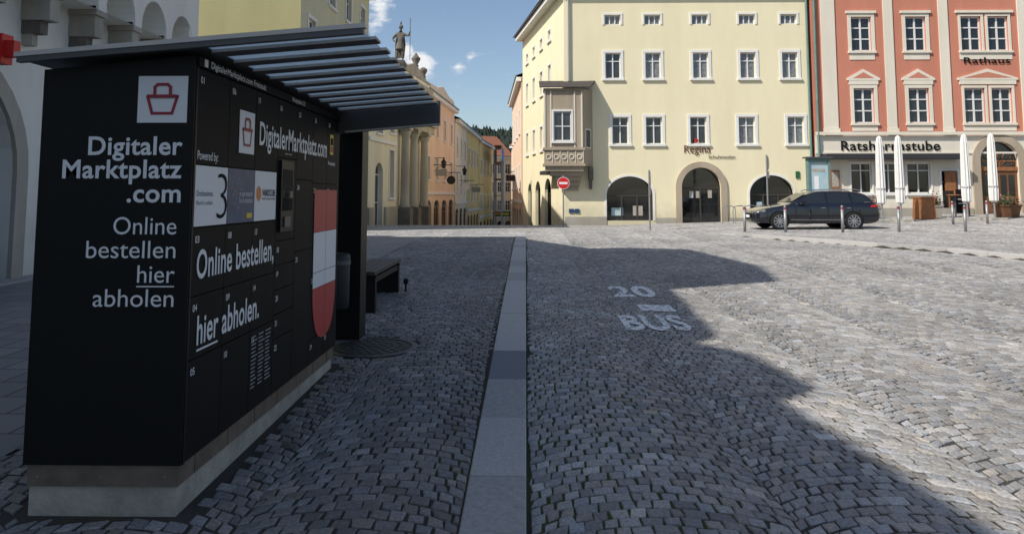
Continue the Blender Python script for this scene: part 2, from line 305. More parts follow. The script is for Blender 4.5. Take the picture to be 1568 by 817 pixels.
# ------------------------------------------------------------ setts
def setts(name,x0,x1,y0,y1,W,s,R,L,maskf,tone,colx,clampx=None):
    th=math.asin(W/2/R); n=max(4,int(round(2*th*R/L)))
    ev=np.linspace(-th,th,n+1); d=ev[1]-ev[0]; od=np.concatenate([[-th],np.linspace(-th+d/2,th-d/2,n),[th]])
    Q=[]
    for ci in range(int(math.floor((x0-colx)/W)),int(math.ceil((x1-colx)/W))+1):
        cx=colx+(ci+.5)*W; ph=rng.uniform(0,.05)
        rows=np.arange(int((y0-1)/s),int((y1+1)/s))
        for par,E in ((0,ev),(1,od)):
            rr=rows[rows%2==par]
            e=np.tile(E,(len(rr),1)); e[:,1:-1]+=rng.normal(0,d*.13,(len(rr),len(E)-2))
            a0=e[:,:-1].ravel(); a1=e[:,1:].ravel(); v0=(np.repeat(rr,len(E)-1)*s)+ph+rng.normal(0,.004,a0.size)
            def pt(a,v): return np.stack([cx+R*np.sin(a),v+R*np.cos(a)-R],-1)
            Q.append(np.stack([pt(a0,v0),pt(a1,v0),pt(a1,v0+s),pt(a0,v0+s)],1))
    Q=np.concatenate(Q)
    Q[:,:,0]+=.03*np.sin(Q[:,:,1]*.55); Q[:,:,1]+=.04*np.sin(Q[:,:,0]*.8+1)
    c=Q.mean(1); Q=Q[maskf(c[:,0],c[:,1])]; c=Q.mean(1)
    N=len(Q); Q=Q+rng.normal(0,.005,Q.shape)
    if clampx: Q[:,:,0]=np.clip(Q[:,:,0],*clampx); c=Q.mean(1)
    dv=Q-c[:,None]; ln=np.linalg.norm(dv,axis=2,keepdims=True)+1e-5
    def shrink(a): return c[:,None]+dv*np.clip(1-a/ln,.2,1)
    j=.0062+rng.uniform(0,.005,(N,1,1))
    o1=shrink(j); o2=shrink(j+.0085); zb=hz(c[:,0],c[:,1])+rng.normal(0,.0016,N)
    tilt=rng.normal(0,.018,(N,2))
    def z(q,dz): 
        return (zb[:,None]+ (q[:,:,0]-c[:,None,0])*tilt[:,None,0]+(q[:,:,1]-c[:,None,1])*(tilt[:,None,1]+.015)+dz)
    V=np.empty((N,13,3))
    V[:,0:4,:2]=o1; V[:,0:4,2]=z(o1,-.04); V[:,4:8,:2]=o1; V[:,4:8,2]=z(o1,-.0055); V[:,8:12,:2]=o2; V[:,8:12,2]=z(o2,-.0005); V[:,12,:2]=c; V[:,12,2]=zb+.0008
    F4=[]
    for i in range(4):
        k=(i+1)%4; F4+= [(i,k,4+k,4+i),(4+i,4+k,8+k,8+i)]
    F3=[(8+i,8+(i+1)%4,12) for i in range(4)]
    base=(np.arange(N)*13)[:,None]
    l4=(base[:,:,None]+np.array(F4)[None]).reshape(N,-1); l3=(base[:,:,None]+np.array(F3)[None]).reshape(N,-1)
    loops=np.concatenate([l4,l3],1).ravel()
    tot=np.tile(np.array([4]*8+[3]*4),N); start=np.concatenate([[0],np.cumsum(tot)[:-1]])
    me=bpy.data.meshes.new(name); me.vertices.add(N*13); me.vertices.foreach_set('co',V.ravel()); me.loops.add(len(loops)); me.loops.foreach_set('vertex_index',loops.astype(np.int32))
    me.polygons.add(len(tot)); me.polygons.foreach_set('loop_start',start.astype(np.int32)); me.polygons.foreach_set('loop_total',tot.astype(np.int32)); 
    me.update(calc_edges=True); me.polygons.foreach_set('use_smooth',np.zeros(len(tot),bool)); me.validate()
    br=tone*np.exp(rng.normal(0,.18,N)); warm=rng.normal(.035,.03,N)
    C=np.stack([br*(1+warm),br,br*(1-warm*1.2),np.ones(N)],1); C=np.repeat(C,13,0)
    a=me.attributes.new('stone','FLOAT_COLOR','POINT'); a.data.foreach_set('color',C.ravel().astype(np.float32))
    me.materials.append(M['setts']); o=bpy.data.objects.new(name,me); col.objects.link(o)
def fr(x,y): return (np.abs(x)<.74*y+3.2)
def xl(y): return np.interp(y,XL_Y,XL_X)
offk=lambda x,y:~((x>xl(y)-.02)&(x<xl(y)+.30)&(y<26.8))
setts('cobblestone_road',0,7,1.2,23.25,1.30,.098,1.12,.102,lambda x,y:(x>.02)&(y<23.25)&(x<7.8)&fr(x,y)&offk(x,y),.29,.0,clampx=(.006,7.8+.1))
setts('cobblestone_road',7.8,30,3,23.25,1.30,.11,1.12,.112,lambda x,y:(x>=7.8)&(y<23.25)&fr(x,y)&offk(x,y),.30,.0)
setts('cobblestone_square',-26,30,23.25,37.8,1.30,.125,1.12,.125,lambda x,y:(y>=23.25)&((x>-.3)|(y>23.32))&(x>-8.2)&fr(x,y)&offk(x,y)&(y<37.8),.33,.0)
setts('cobblestone_sidewalk',-4,0,1.0,22.95,1.05,.095,.90,.098,lambda x,y:fr(x,y)&(x<-.325)&(x>-3.05)&(y<22.93)&(((x+1.5)**2+(y-7.3)**2)>.46**2)&~((x<-1.62)&(x>-2.5)&(y>3.6)&(y<6.6)), .21, -.33,clampx=(-9,-.316))
us=np.linspace(-8.6,-3.06,6); vs=np.arange(-4,23.1,1); Xs,Ys=np.meshgrid(us,vs); Zs=gz(Xs,Ys)-.002
mesh_obj('slab_pavement',np.stack([Xs.ravel(),Ys.ravel(),Zs.ravel()],1),[(j*6+i,j*6+i+1,(j+1)*6+i+1,(j+1)*6+i) for j in range(len(vs)-1) for i in range(5)],M['slabs'])
# kerbs
def kerb(name,pts,w,h0,zfun,side=1,dark=()):
    g=G(name); acc=0
    for i in range(len(pts)-1):
        a=Vector(pts[i]);b=Vector(pts[i+1]); L=(b-a).length; n=max(1,round(L/1.0)); 
        for k in range(n):
            p=a.lerp(b,k/n); q=a.lerp(b,(k+1)/n); dr=(q-p).normalized(); p=p+dr*.003; q=q-dr*.003; nn=Vector((dr.y,-dr.x))
            jz=random.uniform(-.002,.002); e=.007
            zp=zfun(p.x,p.y)+jz; zq=zfun(q.x,q.y)+jz
            prof=[(0,-.3),(0,-e),(e,0),(w-e,0),(w,-e),(w,-.3)]
            v=[];
            for pp,z in((p,zp),(q,zq)):
                for o,dz in prof:
                    c=pp-nn*o; v.append(Vector((c.x,c.y,z+dz)))
            f=[(i2,i2+1,i2+7,i2+6) for i2 in range(5)]+[(5,4,3,2,1,0),(6,7,8,9,10,11)]
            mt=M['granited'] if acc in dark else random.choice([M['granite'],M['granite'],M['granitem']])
            g.raw('stones',mt,v,f); acc+=1
    g.finish(); return g
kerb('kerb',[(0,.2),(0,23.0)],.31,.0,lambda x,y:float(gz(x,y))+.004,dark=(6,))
kerb('kerb',[(-.32,23.0),(-8,23.0)][::-1],.25,0,lambda x,y:float(gz(x,y))+.004)
kerb('kerb',[(XL_X[1]+2.4,2.8),(14.3,8),(10.7,16),(7.5,23),(6.4,26.8)][::-1],.25,0,lambda x,y:float(gz(x,y))+.006+(-.08+.1*float(1-smooth(23,27,np.array(y)))))
# road marking
mk=empty('road_marking')
def gtext(txt,x,y,w,cap,nm):
    v,f=glyph(txt,.035); x0=v[:,0].min(); k=w/(v[:,0].max()-x0); 
    pts=[(x+(a-x0)*k,y+b*cap/CAP,H(x,y+b*cap/CAP)+.010) for a,b in v[:,:2]]; mesh_obj(nm,pts,f,M['paint'],mk)
gtext('BUS',1.14,8.55,.76,.85,'text_line_1'); gtext('20',1.28,10.95,.66,1.0,'text_line_2')
mesh_obj('dash',[(1.5,9.75,H(1.5,9.75)+.010),(1.95,9.7,H(1.5,9.7)+.010),(1.93,10.2,H(1.5,10.2)+.010),(1.5,10.25,H(1.5,10.25)+.010)],[(0,1,2,3)],M['paint'],mk)

# ------------------------------------------------------------ parcel locker station
L=G('parcel_locker_station')
x0,x1,ya,yb=-2.43,-1.66,3.65,6.55; zb=.31
L.frame((0,0),(1,0)) # u=x, n=-y
def bx(part,m,xa,xb,y0,y1,z0,z1): L.box(part,m,xa,xb,z0,z1,-y1,-y0)
bx('concrete_plinth',M['concrete'],x0+.02,x1-.03,ya+.03,yb-.02,-.1,.205)
bx('steel_skirt',M['steel'],x0+.015,x1-.02,ya+.015,yb-.01,.206,.305)
for i in range(7):
    bx('skirt_joint',M['gap'],x1-.0195,x1-.0185,ya+.415*i+.2,ya+.415*i+.203,.21,.30)
for xx in (-2.36,-2.05,-1.74): L.cyl('skirt_screws',M['galv'],xx,-(ya+.012),.25,.255,.006)
L.prism('cabinet_body',M['gap'],[(x0+.01,zb+.004),(x1-.012,zb+.004),(x1-.012,2.31),(x0+.01,2.232)],-yb,-(ya+.012))
L.prism('end_panel',M['black'],[(x0,zb),(x1,zb),(x1,2.305),(x0,2.235)],-(ya+.011),-ya)
bx('corner_trim',M['black'],x1-.011,x1+.004,ya+.0125,ya+.03,zb,2.25)
bx('header_panel',M['blackdoor'],x1-.011,x1+.012,ya+.012,yb+.0,2.255,2.305)
cols=[ya+.03+i*(yb-ya-.03)/7 for i in range(8)]
R1=[zb,.79,1.10,1.44,1.76,2.25]; R4=[zb,.66,.82,.98,1.14,1.30,1.86,2.25]
rows=[R1,R1,R1,R4,[zb,1.2,1.72,2.25],[zb,.5,1.0,1.7,2.25],[zb,.5,1.0,1.7,2.25]]
num=1; UY=(0,1,0); UZ=(0,0,1)
for i in range(7):
    for j in range(len(rows[i])-1,0,-1):
        a,b=rows[i][j-1],rows[i][j]
        if i==3 and j==6: 
            num+=1
        bx('locker_doors',M['blackdoor'],x1-.011,x1,cols[i]+.003,cols[i+1]-.003,a+.003,b-.003)
        if (i,j)!=(3,6): text('door_number','%02d'%num,(x1+.003,cols[i]+.03,b-.075),UY,UZ,.034,M['white'],L.root,off=.01); num+=1
bx('screen_bezel',M['black'],x1,x1+.02,cols[3]+.04,cols[3]+.30,1.36,1.84)
bx('screen',M['carglass'],x1+.0205,x1+.022,cols[3]+.065,cols[3]+.275,1.50,1.78)
bx('card_reader',M['anth'],x1+.0205,x1+.03,cols[3]+.10,cols[3]+.22,1.39,1.46)
e=.002
def front(name,m,y0,y1,z0,z1,k=1): bx(name,m,x1+e*k,x1+e*k+.002,y0,y1,z0,z1)
front('poster_white',M['white'],cols[0]+.005,cols[1]-.004,1.447,1.755)
front('poster_blue',M['blue'],cols[1]+.004,cols[2]-.004,1.447,1.755)
front('poster_orange',M['white'],cols[2]+.004,cols[3]-.02,1.447,1.755)
X5=x1+.0065
text('sponsor_text','3',(X5,cols[0]+.27,1.475),UY,UZ,.25,M['gap'],L.root,width=.13,off=-.02)
text('sponsor_text','Dreibusiness.',(X5,cols[0]+.02,1.60),UY,UZ,.028,M['blue'],L.root,width=.2)
text('sponsor_text','Macht\'s einfach.',(X5,cols[0]+.02,1.555),UY,UZ,.022,M['blue'],L.root,width=.2)
text('sponsor_text','IN DER REGION',(X5,cols[1]+.17,1.60),UY,UZ,.02,M['white'],L.root,width=.2)
text('sponsor_text','FÜR DIE REGION',(X5,cols[1]+.17,1.56),UY,UZ,.02,M['white'],L.root,width=.2)
front('sponsor_badge',M['yellowv'],cols[1]+.29,cols[1]+.37,1.47,1.50,2)
for k in range(14):
    a=k*2.4; r=.015+.007*k; yc=cols[1]+.12+r*math.cos(a); zc=1.61+r*math.sin(a); front('splash',M['orange'] if k%3==0 else M['greytext'],yc,yc+.010,zc,zc+.008,2)
text('sponsor_text','VARIOCUBE',(X5,cols[2]+.13,1.60),UY,UZ,.04,M['gap'],L.root,width=.24,off=.01)
text('sponsor_text','SMART LOCKER SYSTEMS',(X5,cols[2]+.13,1.575),UY,UZ,.014,M['gap'],L.root,width=.24)
hx=[(cols[2]+.07+.042*math.cos(math.pi/6+k*math.pi/3),1.615+.05*math.sin(math.pi/6+k*math.pi/3)) for k in range(6)]
mesh_obj('hexagon',[(X5,a,b) for a,b in hx],[tuple(range(6))],M['orange'],L.root)
text('powered_by','Powered by:',(X5-.003,cols[0]+.02,1.785),UY,UZ,.045,M['white'],L.root,width=.25,off=.005)
text('headline','DigitalerMarktplatz.com',(x1+.004,4.56,1.92),UY,UZ,.14,M['white'],L.root,width=1.56,off=.016)
text('headline','Online bestellen,',(x1+.004,3.735,1.185),UY,UZ,.14,M['white'],L.root,width=1.14,off=.016)
text('headline','hier abholen.',(x1+.004,3.765,.855),UY,UZ,.14,M['white'],L.root,width=.87,off=.016)
front('underline',M['white'],3.765,4.02,.822,.832,2)
text('header_text','DigitalerMarktplatz.com Freistadt',(x1+.015,3.80,2.265),UY,UZ,.034,M['white'],L.root,width=.82,off=.01)
text('header_text','Hauptplatz 23',(x1+.015,5.15,2.268),UY,UZ,.030,M['white'],L.root,width=.3,off=.01)
front('header_icon',M['white'],3.72,3.76,2.26,2.30,6.5)
for c in range(3):
    for k in range(14): front('address_list',M['greytext'],cols[2]+.03+c*.12,cols[2]+.03+c*.12+random.uniform(.06,.10),.745-k*.023,.7505-k*.023)
text('notice','Sie haben kein Fach?',(X5,5.05,1.885),UY,UZ,.012,M['white'],L.root)
def logo(P,s,name):
    g=[]
    def strip(pts,w,closed=False):
        pts=[Vector(p) for p in pts]; n=len(pts)
        rngk=range(n if closed else n-1)
        for i in rngk:
            a,b=pts[i],pts[(i+1)%n]; d=(b-a).normalized(); q=Vector((-d.y,d.x))*w/2; a=a-d*w*.4; b=b+d*w*.4
            g.append([a+q,b+q,b-q,a-q])
    strip([(.2,.56),(.8,.56),(.70,.2),(.30,.2)],.06,True)
    strip([(.34,.57),(.34,.76),(.40,.82),(.60,.82),(.66,.76),(.66,.57)],.06)
    for k,q in enumerate(g): mesh_obj(name,[P(p.x,p.y,.0005*k) for p in q],[(0,1,2,3)],M['maroon'],L.root)
    mesh_obj(name,[P(.2,.53,.006),(P(.8,.53,.006)),P(.8,.60,.006),P(.2,.60,.006)],[(0,1,2,3)],M['maroon'],L.root)
bx('logo_board',M['white'],-1.945,-1.695,ya-.004,ya-.001,1.965,2.20)
logo(lambda u,v,d:(-1.945+.25*u,ya-.0055-d,1.965+.235*v),1,'logo')
front('logo_board',M['white'],4.235,4.47,1.85,2.10)
logo(lambda u,v,d:(x1+.0055+d,4.235+.235*u,1.85+.25*v),1,'logo')
for t,z,w,b in (('Digitaler',1.806,.475,.02),('Marktplatz',1.69,.60,.02),('.com',1.571,.27,.02),('Online',1.412,.315,0),('bestellen',1.296,.445,0),('hier',1.177,.185,0),('abholen',1.061,.40,0)):
    text('end_panel_text',t,(-1.71 if b else -1.725,ya-.003,z),(1,0,0),UZ,.088 if b else .084,M['white'],L.root,width=w,align='R',off=b)
bx('underline',M['white'],-1.912,-1.726,ya-.004,ya-.002,1.155,1.161)
yl,yr=5.79,6.47; 
def shield(z0,z1,m):
    K=14; pl=[];pr_=[]
    for k in range(K+1):
        z=z0+(z1-z0)*k/K; zc=.86; 
        if z<zc: q=math.sqrt(max(0,1-((zc-z)/.40)**2)); q=q**.8
        else: q=1
        c=(yl+yr)/2; hw=(yr-yl)/2*q; pl.append((x1+.0055,c-hw,z)); pr_.append((x1+.0055,c+hw,z))
    mesh_obj('shield_band',pl+pr_[::-1],[tuple(range(2*K+2))],m,L.root)
shield(1.315,1.65,M['red']); shield(.88,1.312,M['white']); shield(.461,.877,M['red'])
front('shield_door_joint',M['gap'],cols[6]-.002,cols[6]+.002,.47,1.655,2)
front('shield_door_joint',M['gap'],yl,yr,.998,1.002,2)
front('coat_of_arms',M['yellowv'],6.22,6.32,1.95,2.12); front('coat_of_arms_field',M['gap'],6.235,6.305,2.03,2.09,2); front('coat_of_arms_field',M['red'],6.235,6.305,1.97,2.02,2)
text('arms_text','Freistadt',(x1+.004,6.17,1.86),UY,UZ,.03,M['white'],L.root,width=.22,off=.01)
def cz(x): return 2.262+.080*(x+2.43)
Yc0,Yc1,xo=3.55,6.5,-.79
def slope_box(part,m,xa,xb,y0,y1,d0,d1):
    v=[]
    for xx in (xa,xb):
        for yy in (y0,y1):
            for dz in (d0,d1): v.append(Vector((xx,yy,cz(xx)+dz)))
    L.raw(part,m,v,[(0,1,3,2),(4,6,7,5),(0,4,5,1),(2,3,7,6),(0,2,6,4),(1,5,7,3)])
slope_box('canopy_edge',M['alu'],-2.50,xo+.01,Yc0-.03,Yc0+.015,.022,.045)
slope_box('canopy_edge_web',M['anth'],-2.49,xo,Yc0-.025,Yc0+.01,-.006,.0215)
slope_box('canopy_roof_cover',M['anth'],-2.50,-1.60,Yc0+.0205,Yc1,.012,.04)
ns=10; sp=(Yc1-Yc0-.1)/ns
for i in range(ns):
    y=Yc0+.20+i*sp
    slope_box('canopy_slats',M['anth'],-1.599,xo+.03,y-.06,y+.06,-.002,.012)
    slope_box('slat_edge',M['alu'],-1.598,xo+.031,y-.066,y-.0605,-.003,.013)
slope_box('canopy_glass',M['frost'],-1.598,xo-.005,Yc0+.021,Yc1,.014,.018)
slope_box('canopy_end_beam',M['anth'],-1.70,xo+.03,Yc1+.001,Yc1+.06,-.17,.045)
slope_box('canopy_end_edge',M['alu'],-1.60,xo+.032,Yc1-.003,Yc1+.0005,-.17,-.155)
bx('rear_beam',M['black'],-1.95,-1.66,yb+.001,7.85,2.30,2.44)
bx('black_post',M['black'],-1.94,-1.69,7.62,7.9,.12,2.30)
bx('post_foot',M['anth'],-1.97,-1.66,7.59,7.93,.11,.15)
L.finish()

b=G('litter_bin'); b.lathe('drum',M['binmetal'],-1.87,-7.35,[(.12,.5),(.13,.52),(.135,1.0),(.125,1.03),(.09,1.04)],20); b.lathe('rim',M['anth'],-1.87,-7.35,[(.14,.93),(.14,.97),(.13,.975)],20); b.box('bracket',M['anth'],-1.90,-1.85,.7,.76,-7.615,-7.48); b.finish(('drum',))
b=G('park_bench'); zb_=H(-2,10)
for i in range(5): b.box('seat_slat',M['dframe'],-2.28+i*.092,-2.28+i*.092+.078,zb_+.44,zb_+.485,-10.95,-9.05)
for y in (9.12,10.78):
    b.box('leg_panel',M['black'],-2.27,-1.84,zb_-.05,zb_+.40,-(y+.10),-y); b.box('leg_cap',M['black'],-2.27,-1.83,zb_+.401,zb_+.438,-(y+.08),-y)
b.box('long_rail',M['black'],-1.90,-1.85,zb_+.34,zb_+.41,-10.77,-9.23)
b.finish()
b=G('low_bollard_light'); z=H(-1.75,10.9); b.lathe('post',M['black'],-1.75,-10.9,[(.015,z-.02),(.015,z+.10),(.035,z+.11),(.04,z+.17),(.02,z+.19)],12); b.finish()
b=G('manhole_cover'); z=H(-1.5,7.3)
b.lathe('frame',M['ironl'],-1.5,-7.3,[(.45,z-.05),(.45,z+.0),(.40,z+.004),(.395,z-.004)],40)
b.cyl('cover',M['iron'],-1.5,-7.3,z-.03,z-.003,.39,seg=40)
for r,n_ in ((.08,6),(.16,12),(.24,18),(.32,24)):
    for k in range(n_):
        a=2*math.pi*k/n_; xx=-1.5+r*math.cos(a); yy=7.3+r*math.sin(a); b.box('studs',M['ironl'],xx-.022,xx+.022,z-.004,z+.003,-yy-.022,-yy+.022)
b.finish()

# ------------------------------------------------------------ cream corner house
RG=G('corner_shop_building'); RG.frame((2.0,38),(1,0)); 
W=12.65; HT=12.5; RX=2.0
cols_=[4.53,6.6,9.06,11.5,13.65]; c3=[4.87,6.6,8.87,11.35,13.85]
holes=[];wins=[]
for c in cols_:
    wins.append((c-.42-RX,c+.42-RX,10.48,11.0,'a')); wins.append((c-.40-RX,c+.40-RX,7.65,9.0,'b'))
for c in c3: wins.append((c-.42-RX,c+.42-RX,4.25,5.65,'b'))
shop=[(4.13-RX,6.5-RX,.35,2.6,.95),(7.95-RX,9.95-RX,.22,3.05,1.0),(11.4-RX,13.65-RX,.45,2.65,.95)]
holes=[w[:4] for w in wins]+shop
RG.wall(M['regina'],0,W,-.6,HT,holes)
for w in wins:
    if w[4]=='a': RG.window(*w[:4],surr=M['trimw'],sw=.10,nm=3,bars=(),sill=False,glass=M['curtain'])
    else: RG.window(*w[:4],surr=M['trimw'],sw=.14,nm=2,bars=(.68,),glass=M['glass'] if random.random()<.5 else M['curtain'])
for k,s_ in enumerate(shop):
    RG.window(*s_[:4],nm=3 if k!=1 else 2,bars=() if k!=1 else (.98,),glass=M['glassd'],arch=s_[4],frame=M['dframe'],fw=.07,depth=.3)
    uc=(s_[0]+s_[1])/2; rx=(s_[1]-s_[0])/2
    if k==1: RG.ring('portal_surround',M['oriel'],uc,s_[3]-1.0,rx,1.0,.30,.001,.09,z0=.1)
    else: RG.ring('arch_surround',M['trimw'],uc,s_[3]-.95,rx,.95,.10,.001,.03,z0=.35)
for (a,b_,c,d) in ((6.40,6.60,1.5,1.85),(6.74,6.94,1.5,1.85),(7.35,7.55,1.5,1.9),(2.4,3.0,.6,1.0),(3.5,4.0,.6,1.1),(9.8,10.1,.7,1.3),(10.75,11.1,.7,1.1)):
    RG.box('shop_display',random.choice([M['greytext'],M['menu'],M['poster']]),a,b_,c,d,-.298,-.27)
RG.box('plinth',M['greystone'],.0,2.12,-.5,.55,.001,.04); RG.box('plinth',M['greystone'],4.62,5.63,-.5,.5,.001,.04); RG.box('plinth',M['greystone'],8.27,9.28,-.5,.5,.001,.04)
RG.box('eaves',M['trimw'],-.2,W,HT-.25,HT,.001,.35); RG.box('gutter',M['roof'],-.3,W,HT+.001,HT+.13,.25,.45)
RG.cyl('downpipe',M['copper'],W-.10,.10,.3,HT,.06)
RG.cyl('downpipe',M['greytext'],.22,.10,7.5,HT,.05)
A=(-.2,50.5); RG.frame(A,(2.2,-12.5)); Ls=math.hypot(2.2,12.5)
hs=[]
for u in (1.5,3.9,6.3,8.7):
    hs.append((u,u+.75,10.4,11.0)); hs.append((u,u+.75,7.6,9.0)); hs.append((u,u+.75,4.3,5.7))
sh=[(2.0,3.3,-.6,2.4,.6),(4.6,6.2,-.5,2.5,.7),(7.5,9.3,-.3,2.6,.8)]
RG.wall(M['regina'],0,Ls-.001,-2,HT,hs+sh)
for h in hs: RG.window(*h,surr=M['trimw'],sw=.12,nm=2,bars=())
for h in sh: RG.window(*h[:4],arch=h[4],nm=2,bars=(),glass=M['glassd'],frame=M['dframe'],depth=.3)
RG.box('eaves',M['trimw'],-.1,Ls+.1,HT-.25,HT-.002,.001,.5); RG.box('gutter',M['roof'],-.1,Ls+.3,HT+.001,HT+.12,.4,.62)
RG.prism('side_awning',M['awn'],[(9.6,2.75),(11.6,2.75),(11.6,2.95),(9.6,2.95)],.01,.7)
RG.frame((0,0),(1,0))
RG.raw('rear_walls',M['regina'],[Vector(p) for p in [(14.65,38,-1),(14.65,50.5,-1),(14.65,50.5,HT),(14.65,38,HT),(-.2,50.5,-2),(-.2,50.5,HT)]],[(0,1,2,3),(1,4,5,2)])
rv=[(1.4,37.5,HT+.13),(14.66,37.5,HT+.13),(14.66,51,HT+.13),(-.9,51,HT+.13),(5.5,43.5,HT+4.2),(14.66,43.5,HT+4.2)]
RG.raw('roof',M['roof'],[Vector(p) for p in rv],[(0,1,5,4),(1,2,5),(2,3,4,5),(3,0,4)])
RG.frame((.95,37.1),(1,0))
RG.wall(M['oriel'],0,1.95,3.9,7.0,[(.45,1.35,4.35,5.85)],part='oriel_walls',depth=.1); RG.window(.45,1.35,4.35,5.85,surr=M['trimw'],sw=.09,nm=2,bars=(.5,),glass=M['glass'],depth=.09)
RG.wall(M['oriel'],0,1.95,3.2,3.9,[],part='oriel_parapet')
RG.box('oriel_moulding',M['oriel'],-.08,2.03,3.9,4.02,-.9,.07); RG.box('oriel_moulding',M['oriel'],-.08,2.03,3.1,3.22,-.9,.07); RG.box('oriel_moulding',M['oriel'],-.05,2.0,6.9,7.02,-.9,.06)
for k in range(5):
    u=.2+k*.385; RG.ring('tracery',M['trim'],u,3.55,.10,.10,.035,.001,.04,a0=0,a1=2*math.pi,K=12); RG.box('tracery',M['trim'],u+.18,u+.21,3.25,3.88,.001,.03)
for u in (0,.30,1.5,1.86): RG.box('oriel_pilaster',M['trim'],u-.02,u+.05,4.03,6.88,.001,.035)
RG.frame((.95,38.2),(0,-1))
RG.poly('oriel_side',M['oriel'],[(0,3.1),(1.1,3.1),(1.1,7.0),(0,7.0)])
RG.box('oriel_side_window',M['wframe'],.35,.85,4.4,5.8,.001,.03); RG.box('oriel_side_glass',M['glass'],.40,.80,4.45,5.75,.031,.034)
RG.frame((2.9,37.1),(.55,.9)); RG.poly('oriel_side',M['oriel'],[(0,3.1),(1.05,3.1),(1.05,7.0),(0,7.0)]); RG.box('oriel_side_surround',M['trim'],.2,.8,4.0,5.0,.002,.02); RG.box('oriel_side_glass',M['glass'],.27,.73,4.07,4.93,.021,.025)
RG.frame((0,0),(1,0))
for k in range(5):
    d=k*.2; RG.box('corbel',M['oriel'],1.0+d*1.2,2.9-d*.25,3.09-(k+1)*.24,3.09-k*.24-.001,-38.1,-37.15-d*.9)
RG.box('corbel_bracket',M['darkstone'],3.2,3.42,2.4,3.05,-37.99,-37.5);RG.box('corbel_bracket',M['darkstone'],3.24,3.38,1.95,2.4,-37.99,-37.75)
RG.raw('oriel_roof',M['roof'],[Vector(p) for p in [(.7,36.9,7.03),(3.25,36.9,7.03),(3.6,38.01,7.45),(.7,38.3,7.5),(.7,36.9,7.08),(3.25,36.9,7.08),(3.6,38.01,7.55),(.7,38.3,7.58)]],[(0,1,2,3),(4,5,6,7),(0,1,5,4),(1,2,6,5),(0,3,7,4)])
text('shop_lettering','Regina',(8.12,37.96,3.80),(1,0,0),UZ,.38,M['brownletter'],RG.root,width=1.35,off=.004)
text('shop_lettering','Schuhmoden',(9.35,37.96,3.50),(1,0,0),UZ,.18,M['gap'],RG.root,width=1.36,off=.004)
RG.ring('shop_emblem',M['signred'],8.75,4.42,.05,.05,.06,-37.97,-37.94,a0=0,a1=2*math.pi,K=12)
RG.box('notice_plate',M['greensign'],13.75,13.95,2.5,2.85,-37.99,-37.95)
RG.box('letterbox',M['blue'],2.2,2.45,.75,.95,-37.99,-37.94); RG.box('letterbox',M['blue'],2.5,2.72,.75,.95,-37.99,-37.94)
RG.finish()

# ------------------------------------------------------------ Town hall
T=G('town_hall'); TX=14.75; T.frame((TX,37.9),(1,0)); TW=22; TH=15
def pu(px): return (px-805)/1132*38-TX
def pz(y): return 1.6+38*math.tan(math.radians(5.05)-math.atan((y-200)/1132))
z1a,z1b=pz(190),pz(137); z2a,z2b=pz(81),pz(29)
wc=[1321,1404]; 
tw=[]
for p in wc: tw+= [(pu(p)-.52,pu(p)+.52)]
for p in (1488,1529): tw.append((pu(p)-.52,pu(p)+.52))
for p in (1612,1690,1770): tw.append((pu(p)-.52,pu(p)+.52))
gh=[(pu(1297),pu(1328),pz(296),pz(250)),(pu(1337),pu(1371),pz(296),pz(250)),(pu(1381),pu(1416),pz(296),pz(250)),(pu(1432),pu(1456),pz(328),pz(262)),(pu(1490),pu(1548),.6,pz(218),.95),(pu(1590),pu(1650),pz(300),pz(250))]
hl=[(a,b,z1a,z1b) for a,b in tw]+[(a,b,z2a,z2b) for a,b in tw]
zs_=pz(208)
T.wall(M['salmon'],0,TW,zs_+.001,TH,[h for h in hl]); T.wall(M['trim'],0,TW,-.3,zs_,gh,part='ground_floor_walls')
for i_,(a,b) in enumerate(tw):
    for (c,d) in ((z1a,z1b),(z2a,z2b)):
        T.window(a,b,c,d,surr=M['trim'],sw=.17 if i_<2 or i_>3 else .12,nm=2,bars=(.36,.68),glass=M['glassd'] if random.random()<.7 else M['glass'],fw=.075)
grp=[(tw[0][0],tw[0][1]),(tw[1][0],tw[1][1]),(tw[2][0],tw[3][1])]+[(a,b) for a,b in tw[4:]]
for a,b in grp:
    m_=(a+b)/2; zt=z1b+.18
    T.box('pediment',M['trim'],a-.22,b+.22,zt,zt+.22,.001,.06)
    T.prism('pediment',M['trim'],[(a-.32,zt+.221),(b+.32,zt+.221),(b+.32,zt+.32),(m_,zt+.80),(a-.32,zt+.32)],.001,.07)
    T.prism('pediment_recess',M['salmon'],[(a-.02,zt+.33),(b+.02,zt+.33),(m_,zt+.64)],.071,.075)
    T.box('window_cap',M['trim'],a-.25,b+.25,z2b+.171,z2b+.30,.001,.10)
    T.box('apron',M['trim'],a-.12,b+.12,z2a-.45,z2a-.12,.001,.03); T.box('apron',M['trim'],a-.12,b+.12,z1a-.40,z1a-.12,.001,.03)
for p in (1270,1362,1446,1566,1650,1735):
    u=pu(p); w_=.24 if p!=1270 else .36
    T.box('pilaster',M['trim'],u-w_,u+w_,zs_+.1,TH-.3,.001,.06)
    T.box('pilaster_base',M['trim'],u-w_-.06,u+w_+.06,zs_+.101,zs_+.35,.061,.10)
T.box('string_course',M['trim'],0,TW,zs_+.0,zs_+.16,.105,.17); T.box('string_course_lower',M['trim'],0,TW,zs_-.95,zs_-.86,.001,.05)
T.box('cornice',M['trim'],0,TW,TH-.3,TH,.07,.5)
T.box('awning_strip',M['awn'],pu(1253),pu(1456),pz(245),pz(237),.001,.75)
T.prism('portal_doors',M['wood'],[(pu(1492),.6),(pu(1546),.6),(pu(1546),pz(262)),(pu(1492),pz(262))],-.17,-.12)
